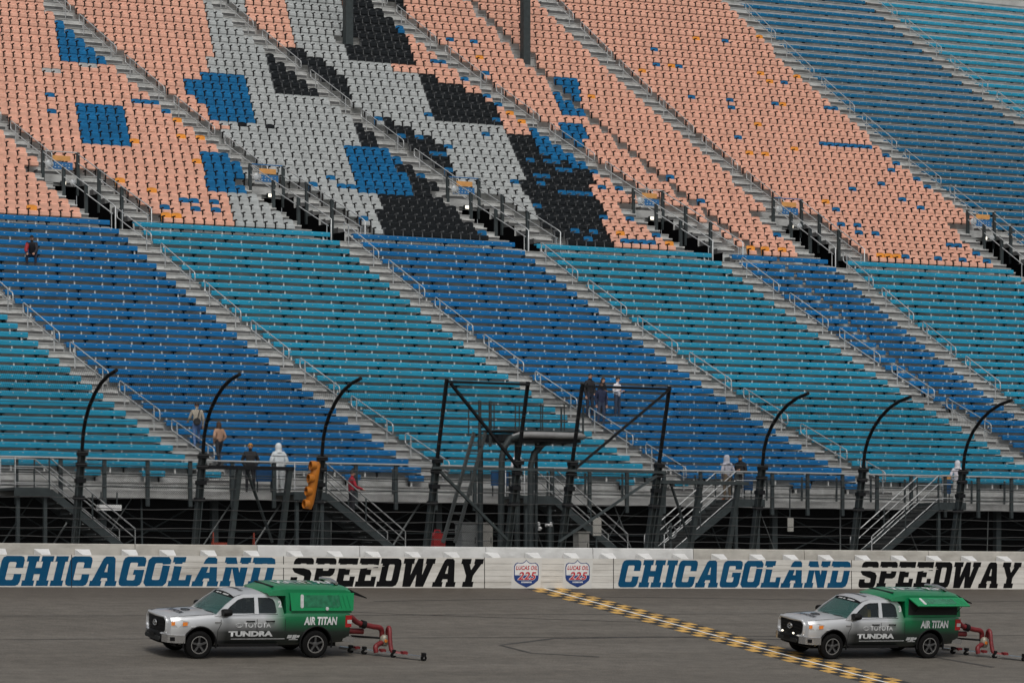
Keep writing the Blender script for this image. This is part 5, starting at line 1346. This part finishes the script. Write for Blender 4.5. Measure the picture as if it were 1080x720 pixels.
def rig(root, tag_, lab):
    """hose and nozzle trailer towed behind the truck, in the truck's own frame"""
    t = thing('air_nozzle_trailer', root.location, lab, 'blower trailer', 'nozzle trailers behind the trucks')
    t.rotation_euler = root.rotation_euler; t.scale = root.scale
    P = lambda mb, name, m, sm=None, par=None: mb.build(name, m, par or t, sm, world=False)
    def hose(pts, r, nm='hose'):
        pts = [Vector(p) for p in pts]; out = []
        for i in range(len(pts) - 1):
            p0, p1, p2, p3 = pts[max(i-1,0)], pts[i], pts[i+1], pts[min(i+2, len(pts)-1)]
            for q in range(6):
                u = q / 6; out.append(.5 * ((2*p1) + (p2 - p0) * u + (2*p0 - 5*p1 + 4*p2 - p3) * u*u + (3*p1 - p0 - 3*p2 + p3) * u**3))
        out.append(pts[-1])
        rs = [r * (1 + .05 * (i % 2)) for i in range(len(out))]
        mb = MB(); mb.tube(out, rs, 10); return P(mb, nm, M['hose'], 70)
    hose([T(5.84, .55, 1.12), T(6.0, .55, 1.14), T(6.25, .50, .98), T(6.75, .45, .86), T(7.0, .42, .82), T(7.10, .40, .72), T(7.12, .40, .52)], .08)
    mb = MB(); mb.tube([T(6.36, .485, .945), T(6.50, .475, .91)], .125, 10); P(mb, 'hose_clamp', M['trim'], 50)
    mb = MB(); mb.tube([T(5.83, .35, .72), T(6.5, .35, .70)], .09, 10); P(mb, 'lower_duct', M['hose'], 60)
    mb = MB(); mb.lathe([(0, .18), (.09, .17), (.14, .10), (.155, 0), (.13, -.12), (.08, -.17), (0, -.17)], T(7.18, .45, .44), 'z', 14); man = P(mb, 'manifold', mat('cream_manifold', (.30, .28, .22), .45, .2), 50)
    mb = MB(); mb.lathe([(0, .02), (.05, .02), (.055, 0), (0, 0)], T(7.16, .60, .44), 'y', 10); P(mb, 'valve', M['lamp_amber'], 40, man)
    hose([T(7.28, .45, .56), T(7.24, .52, .74), T(7.22, .62, .85), T(7.20, .74, .76), T(7.18, .84, .5), T(7.2, .96, .2), T(7.34, 1.08, .13), T(7.62, 1.22, .12)], .065)
    hose([T(7.16, .48, .40), T(6.95, .55, .34), T(6.82, .62, .26), T(6.84, .66, .10)], .075)
    mb = MB(); mb.tube([T(5.9, .2, .56), T(7.2, .45, .50)], .035, 6); P(mb, 'tow_bar', M['trim'], 60)
    a, b = T(6.05, -.25, .13), T(7.95, 1.72, .10)
    mb = MB(); mb.beam(a, b, .16, .07); P(mb, 'nozzle_rail', M['chrome'])
    for f in (.12, .28, .62, .97):
        p = a.lerp(b, f); mb = MB(); mb.lathe([(.03, -.05), (.085, -.05), (.09, 0), (.085, .05), (.03, .05)], (p.x, p.y + .05, .09), 'y', 12)
        cs = P(mb, 'caster', M['rubber_tyre'], 40)
        mb = MB(); mb.box(p.x - .05, p.x + .05, p.y - .02, p.y + .12, .13, .24); P(mb, 'caster_fork', M['trim'], None, cs)
    for f in (.2, .5, .75):
        p = a.lerp(b, f); mb = MB(); mb.box(p.x - .08, p.x + .08, p.y - .08, p.y + .08, .14, .22); P(mb, 'nozzle', M['hose'])
    return t
tr1 = pickup('silver and green camper pickup numbered 2 with closed side hatch, at the left', '2', False, False, truck_at(209.5, 694.5))
rig(tr1, 1, 'red hose and nozzle trailer towed behind the left pickup')
tr2 = pickup('silver and green camper pickup numbered 3 with raised side hatch and yellow-clad driver', '3', True, True, truck_at(877, 695))
rig(tr2, 2, 'red hose and nozzle trailer towed behind the right pickup at the frame edge')
# ---------------------------------------------------------------- people
def lerp3(a, b, f): return a + (b - a) * f
def cloth(name, col, r=.8): return mat(name, col, r, var=.14, scale=9)
HAIRM = {'dark': mat('dark_hair', (.015, .011, .009), .6), 'black': mat('black_cap', (.01, .01, .011), .7), 'white': mat('white_poncho', (.66, .69, .70), .5), 'orange': mat('orange_beanie', (.62, .27, .03), .8), 'grey': mat('pale_grey_hood', (.42, .42, .47), .8), 'palewhite': mat('white_hood', (.62, .61, .66), .8), 'brown': mat('brown_hair', (.06, .03, .018), .6)}
EYE = mat('eye_dark', (.01, .01, .01), .3)
def skin_mesh(verts, edges, radii, root, mats, edge_mat):
    me = bpy.data.meshes.new('tmp'); me.from_pydata(verts, edges, [])
    o = link('tmp_skin', me)
    o.modifiers.new('s', 'SKIN'); 
    for i, r in enumerate(radii):
        sv = me.skin_vertices[0].data[i]; sv.radius = r if isinstance(r, tuple) else (r, r); sv.use_root = (i == root)
    sm = o.modifiers.new('u', 'SUBSURF'); sm.levels = 2; sm.render_levels = 2
    out = evaluated(o); drop(o)
    V = [Vector(v) for v in verts]
    out.materials.clear()
    for m in mats: out.materials.append(m)
    for p in out.polygons:
        c = p.center; best = None
        for (a, b), em in zip(edges, edge_mat):
            d = V[b] - V[a]; t = max(0, min(1, (c - V[a]).dot(d) / max(1e-9, d.length_squared)))
            q = (c - V[a] - d * t).length - .5 * (radii[a][0] if isinstance(radii[a], tuple) else radii[a])
            if best is None or q < best[0]: best = (q, em)
        p.material_index = best[1]; p.use_smooth = True
    return out
def person(loc, face, label, top, legs, shoes=(.02,.02,.022), skin=None, hat=None, hatc='dark', h=1.74, pose='stand', bulk=1.0, arms=('down','down'), lean=0., skirt=False, half=False):
    """face: heading in degrees, 0 = looking away from the camera side (+y), 180 = towards the track"""
    s = h / 1.75; g = random.Random(label)
    J = {}
    if pose in ('stand', 'climb', 'walk'):
        J['pel'] = Vector((0, 0, .96)); J['wai'] = Vector((0, .01 + lean * .3, 1.12)); J['che'] = Vector((0, lean * .7, 1.32)); J['nec'] = Vector((0, lean, 1.48))
        st = .0 if pose == 'stand' else .0
        for sd_, q in (('l', -1), ('r', 1)):
            J['hip' + sd_] = Vector((q * .10, 0, .90))
            if pose == 'climb' and sd_ == 'r': J['kne' + sd_] = Vector((q * .11, .30, .72)); J['ank' + sd_] = Vector((q * .11, .22, .30)); J['toe' + sd_] = Vector((q * .12, .40, .25))
            elif pose == 'climb': J['kne' + sd_] = Vector((q * .11, .02, .50)); J['ank' + sd_] = Vector((q * .11, -.06, .09)); J['toe' + sd_] = Vector((q * .12, .12, .03))
            elif pose == 'walk': J['kne' + sd_] = Vector((q * .11, .10 * q + .04, .50)); J['ank' + sd_] = Vector((q * .11, .20 * q - .04, .09)); J['toe' + sd_] = Vector((q * .12, .20 * q + .12, .03))
            else: J['kne' + sd_] = Vector((q * .12, .02, .50)); J['ank' + sd_] = Vector((q * .13, -.02, .08)); J['toe' + sd_] = Vector((q * .15, .15, .03))
    else:   # seated, leaning forward on the knees
        J['pel'] = Vector((0, 0, .55)); J['wai'] = Vector((0, .06, .70)); J['che'] = Vector((0, .17, .90)); J['nec'] = Vector((0, .27, 1.05))
        for sd_, q in (('l', -1), ('r', 1)):
            J['hip' + sd_] = Vector((q * .11, .02, .52)); J['kne' + sd_] = Vector((q * .20, .44, .53)); J['ank' + sd_] = Vector((q * .17, .42, .09)); J['toe' + sd_] = Vector((q * .19, .60, .03))
    n_ = J['nec']; J['hd0'] = n_ + Vector((0, .02, .08)); J['hd1'] = n_ + Vector((0, .035, .17)); J['hd2'] = n_ + Vector((0, .02, .26))
    for sd_, q, ar in (('l', -1, arms[0]), ('r', 1, arms[1])):
        sh_ = n_ + Vector((q * .175, -.005, -.06)); J['sho' + sd_] = sh_
        if ar == 'down': e_, w_ = Vector((q * .07, -.02, -.29)), Vector((q * .06, .05, -.53))
        elif ar == 'fold': e_, w_ = Vector((q * .08, -.02, -.27)), Vector((-q * .04, .22, -.24))
        elif ar == 'pocket': e_, w_ = Vector((q * .12, -.06, -.27)), Vector((q * .0, .10, -.46))
        elif ar == 'rail': e_, w_ = Vector((q * .10, .06, -.26)), Vector((q * .10, .30, -.34))
        elif ar == 'knee': e_, w_ = Vector((q * .06, .10, -.28)), Vector((-q * .02, .28, -.42))
        elif ar == 'face': e_, w_ = Vector((q * .10, .10, -.22)), Vector((-q * .06, .22, .03))
        J['elb' + sd_] = sh_ + e_; J['wri' + sd_] = sh_ + w_
        J['pal' + sd_] = J['wri' + sd_] + (w_ - e_).normalized() * .08
    names = list(J); idx = {n: i for i, n in enumerate(names)}
    b = bulk
    R = {'pel': (.155*b, .115*b), 'wai': (.145*b, .105*b), 'che': (.165*b, .12*b), 'nec': .062, 'hd0': .062, 'hd1': (.078, .092), 'hd2': (.070, .082)}
    for sd_ in 'lr':
        R.update({'hip'+sd_: .095, 'kne'+sd_: .065, 'ank'+sd_: .048, 'toe'+sd_: .038, 'sho'+sd_: .075*b, 'elb'+sd_: .055*b, 'wri'+sd_: .038*b, 'pal'+sd_: (.042, .022)})
    if skirt:
        R['pel'] = (.21*b, .17*b); R['wai'] = (.19*b, .15*b); R['che'] = (.20*b, .15*b)
        for sd_ in 'lr': R['hip'+sd_] = .14; R['kne'+sd_] = .115; R['sho'+sd_] = .10; R['elb'+sd_] = .085; R['wri'+sd_] = .06
    E = [('pel','wai',0),('wai','che',0),('che','nec',0),('nec','hd0',2),('hd0','hd1',2),('hd1','hd2',2)]
    for sd_ in 'lr':
        E += [('pel','hip'+sd_,0 if skirt else 1),('hip'+sd_,'kne'+sd_,1),('kne'+sd_,'ank'+sd_,1),('ank'+sd_,'toe'+sd_,3),('che','sho'+sd_,0),('sho'+sd_,'elb'+sd_,0),('elb'+sd_,'wri'+sd_,0),('wri'+sd_,'pal'+sd_,2)]
    mats = [cloth('clothing_top', top), cloth('clothing_legs', legs), M['skin'], cloth('shoes', shoes, .6)]
    me = skin_mesh([J[n] * s for n in names], [(idx[a], idx[c]) for a, c, _ in E], [tuple(v * s for v in R[n]) if isinstance(R[n], tuple) else R[n] * s for n in names], idx['pel'], mats, [m for _, _, m in E])
    # fingers, thumb, nose, ears and eyes join the same mesh
    ex = MB(); ex.mi = 2
    for sd_, q in (('l', -1), ('r', 1)):
        d = (J['pal'+sd_] - J['wri'+sd_]).normalized(); side = Vector((0, 1, 0)).cross(d) if abs(d.y) < .8 else Vector((1, 0, 0)); side.normalize(); up = d.cross(side)
        for f, ln in zip((-.030, -.010, .010, .029), (.062, .075, .070, .055)):
            p = J['pal'+sd_] + side * f + d * .005
            ex.tube([v * s for v in (p, p + d * ln * .5 + up * .006, p + d * ln + up * .026)], [.010*s, .009*s, .006*s], 5)
        p = J['wri'+sd_] + d * .035; ex.tube([v * s for v in (p, p - side * .045 + d * .025, p - side * .055 + d * .06)], [.012*s, .011*s, .008*s], 5)
    hc = J['hd1']
    ex.tube([v * s for v in (hc + Vector((0, .075, .03)), hc + Vector((0, .108, -.008)), hc + Vector((0, .088, -.02)))], [.008*s, .015*s, .010*s], 5)
    for q in (-1, 1): ex.ball((hc + Vector((q * .082, .0, .0))) * s, .012*s, .022*s, .034*s, 6, 5)
    ex.mi = 4
    for q in (-1, 1): ex.ball((hc + Vector((q * .032, .086, .025))) * s, .012*s, .008*s, .008*s, 6, 4)
    ex.mi = 5
    ex.ball((hc + Vector((0, .088, -.052))) * s, .026*s, .007*s, .007*s, 6, 4)
    me.materials.append(EYE); me.materials.append(mat('lips', (.35, .12, .10), .5))
    em = ex.mesh('tmp', mats + [EYE, me.materials[-1]], 60)
    bm = bmesh.new(); bm.from_mesh(me); bm.from_mesh(em)
    if half:
        bmesh.ops.bisect_plane(bm, geom=bm.verts[:] + bm.edges[:] + bm.faces[:], plane_co=(0, 0, 1.0 * s), plane_no=(0, 0, -1), clear_outer=True)
    bm.to_mesh(me); bm.free(); bpy.data.meshes.remove(em)
    root = thing('person', loc, label, 'person'); root.rotation_euler = (0, 0, rad(face))
    body = link('body', me, root)
    zo = (-1.0 * s) if half else 0
    if half: body.location.z = zo
    hcs = hc * s + Vector((0, 0, zo))
    def hp(mb, nm, m, sm=60): return mb.build(nm, m, root, sm, world=False)
    if hat in ('hair', 'long', 'cap', 'beanie'):
        mb = MB(); a0, a1 = -.15, math.pi * .5
        mb.lathe([(math.cos(a0 + (a1 - a0) * i / 6), math.sin(a0 + (a1 - a0) * i / 6)) for i in range(7)], n=14)
        mb.v = [(hcs.x + x * .092 * s, hcs.y + (-.012 + y * .104) * s, hcs.z + (.028 + z * .108 + (.05 if y > .55 and z < .3 else 0)) * s) for x, y, z in mb.v]
        hp(mb, {'cap': 'cap', 'beanie': 'beanie'}.get(hat, 'hair'), HAIRM[hatc])
    if hat == 'cap':
        mb = MB(); mb.prism([(-.075, .06), (.075, .06), (.065, .15), (.03, .185), (-.03, .185), (-.065, .15)], lambda a, b, d: (hcs.x + a * s, hcs.y + b * s, hcs.z + (.06 - b * .12 + d) * s), 0, .012); hp(mb, 'cap_brim', HAIRM[hatc], None)
        mb = MB(); mb.lathe([(0, -.03), (.08, -.025), (.085, .03), (.06, .05)], (hcs.x, hcs.y - .025 * s, hcs.z - .01), 'z', 12, math.pi, 2 * math.pi); hp(mb, 'hair', HAIRM['dark'])
    if hat == 'long':
        mb = MB(); mb.lathe([(.088, .06), (.098, -.02), (.10, -.12), (.085, -.22), (.03, -.26)], (hcs.x, hcs.y - .02 * s, hcs.z), 'z', 14, math.pi * .93, math.pi * 2.07); hp(mb, 'long_hair', HAIRM[hatc])
    if hat == 'hood':
        mb = MB(); mb.lathe([(0, .165), (.06, .155), (.105, .10), (.122, .02), (.12, -.06), (.115, -.11), (.16, -.19)], (0, 0, 0), 'z', 18)
        keep = []
        mb.v = [(hcs.x + x * s, hcs.y + (y * 1.12 + .0) * s, hcs.z + z * s) for x, y, z in mb.v]
        fs = [];
        for f in mb.f:
            c = sum((Vector(mb.v[i]) for i in f), Vector()) / len(f) - hcs
            if c.y > .085 * s and -.10 * s < c.z < .075 * s: continue
            fs.append(f)
        mb.f = fs; mb.m = [0] * len(fs)
        hp(mb, 'hood', HAIRM[hatc], 70)
    return root, J, s
def ontread(px_, py_foot, h=0.):
    k, x = onstand(px_, py_foot, h); k = round(k)
    return k, x
def stand_at(px_, k, dy=.18): 
    y = TF[k] + dy; return Vector((pix(px_, 400, y).x, y, ROWT[k] + .002))
# climbing woman on the left aisle
k, _ = onstand(209, 474, 0); k = round(k)
r, J, s = person(stand_at(208, k, .15), -12, 'person in pale tan jacket and blue jeans climbing the left aisle with a black bag', (.36,.32,.26), (.10,.17,.34), hat='hair', h=1.72, pose='climb', bulk=1.08, lean=.05, arms=('rail','down'))
bagm = mat('black_bag', (.012,.012,.013), .5)
mb = MB(); mb.lathe([(0,-.05),(.12,-.045),(.145,0),(.12,.045),(0,.05)], (-.04,-.17,1.0), 'y', 14); bg_ = tag(mb.build('shoulder_bag', bagm, None, 50), 'round black shoulder bag hanging at the back of the jeans-wearing climber', 'bag')
bg_.location = r.location; bg_.rotation_euler = r.rotation_euler
mb = MB(); mb.tube([(.10,-.10,1.5),(.03,-.165,1.32),(-.02,-.18,1.13)], .018, 5); st_ = mb.build('strap', bagm, bg_, world=False)
k2, _ = onstand(231, 489, 0); k2 = max(-2, round(k2))
person(stand_at(231, k2, .2), 15, 'person in brown jacket and dark trousers on the left aisle behind the fence post', (.42,.25,.17), (.015,.016,.02), hat='long', hatc='brown', h=1.62, bulk=1.15, pose='walk', arms=('pocket','pocket'))
yd = DF + .55
def deck(px_, y=None): y = y or yd; return Vector((pix(px_, 500, y).x, y, DZ + .002))
person(deck(264, DF + .45), 160, 'person in orange beanie and black jacket at the walkway railing', (.012,.012,.014), (.02,.02,.025), hat='beanie', hatc='orange', h=1.78, bulk=1.3, arms=('pocket','pocket'))
person(deck(294), -10, 'person in a white hooded poncho standing at the walkway railing', (.62,.66,.68), (.60,.63,.64), hat='hood', hatc='white', h=1.80, bulk=1.1, skirt=True, arms=('pocket','pocket'), shoes=(.3,.3,.3))
rc = pix(371, 545, DF - 1.0)
person(Vector((rc.x, DF - 1.0, pix(371, 546, DF - 1.0).z)), -95, 'person in red jacket with dark hair on the steel stairs by the signal light', (.30,.010,.025), (.015,.015,.02), hat='hair', h=1.72, bulk=1.12, arms=('rail','rail'))
person(deck(545, DF + .35), 200, 'person in white sweatshirt and cap half hidden behind the flag stand legs', (.62,.61,.63), (.05,.055,.07), hat='hood', hatc='palewhite', h=1.76, bulk=1.05, arms=('pocket','down'))
kb, _ = onstand(634, 449, 0); kb = round(kb)
person(stand_at(634, kb, .2), 175, 'person in navy jacket and jeans standing lowest of the four on the aisle', (.010,.016,.05), (.035,.05,.09), hat='hair', hatc='brown', h=1.74, bulk=1.12, arms=('down','down'))
person(stand_at(622, kb + 1, .2), 190, 'person in black shirt with short dark hair standing behind the group of four', (.012,.012,.015), (.02,.025,.045), hat='hair', h=1.82, bulk=1.1, arms=('pocket','down'))
person(stand_at(635.5, kb + 1, .42), 200, 'person with long dark hair in a black jacket among the group of four', (.014,.013,.015), (.012,.013,.016), hat='long', h=1.68, arms=('pocket','fold'))
person(stand_at(651, kb + 1, .18), 205, 'person in white top and jeans standing rightmost of the four', (.66,.64,.67), (.03,.045,.08), hat='hair', h=1.70, bulk=1.06, arms=('fold','fold'))
person(deck(767, DF + .35), 5, 'person in pale grey hooded jacket and khaki trousers seen from behind', (.40,.40,.46), (.20,.15,.10), shoes=(.45,.14,.05), hat='hood', hatc='grey', h=1.74, bulk=1.18, arms=('pocket','pocket'))
person(deck(781, DF + .75), 115, 'person in black jacket and black cap facing the grey hooded one', (.010,.010,.011), (.02,.02,.022), hat='cap', hatc='black', h=1.80, bulk=1.12, arms=('fold','pocket'))
person(deck(1010, DF + .4), -35, 'person in white hooded sweatshirt and white trousers on the right-hand walkway', (.60,.58,.64), (.55,.55,.53), hat='hood', hatc='palewhite', h=1.74, bulk=1.08, arms=('pocket','pocket'), shoes=(.4,.4,.4))
# seated spectator at far left
k3, _ = onstand(38, 266, .45); k3 = round(k3)
pl = Vector((pix(36, 262, ROWY[k3]).x, ROWY[k3] + .14, ROWT[k3] + .0))
r, J, s = person(pl, 150, 'person in black and red jacket and black cap sitting alone, top left blue benches', (.014,.013,.018), (.012,.016,.035), hat='cap', hatc='black', h=1.78, pose='sit', bulk=1.25, arms=('knee','knee'))
rj = mat('red_sleeve', (.30,.012,.018), .7)
for sd_ in ('r',):
    mb = MB(); mb.tube([J['sho'+sd_] * s, J['elb'+sd_] * s, lerp3(J['elb'+sd_], J['wri'+sd_], .7) * s], [.098, .082, .06], 8); mb.build('sleeve', rj, r, 60, world=False)
mb = MB(); mb.box(-.07, .07, .255, .262, .78, .84); mb.box(-.05, .06, .27, .275, .66, .70)
# driver of the right-hand truck, seen through the side window
dl = tr2.matrix_world if False else None
mw = Matrix.Translation(tr2.location) @ tr2.rotation_euler.to_matrix().to_4x4() @ Matrix.Scale(.95, 4)
p = mw @ T(2.55, .40, 1.02)
r, J, s = person(p, 90, 'person in yellow jacket at the wheel of the right-hand pickup', (.60,.42,.10), (.03,.03,.04), hat='hair', h=1.70, bulk=1.12, arms=('rail','rail'), half=True)
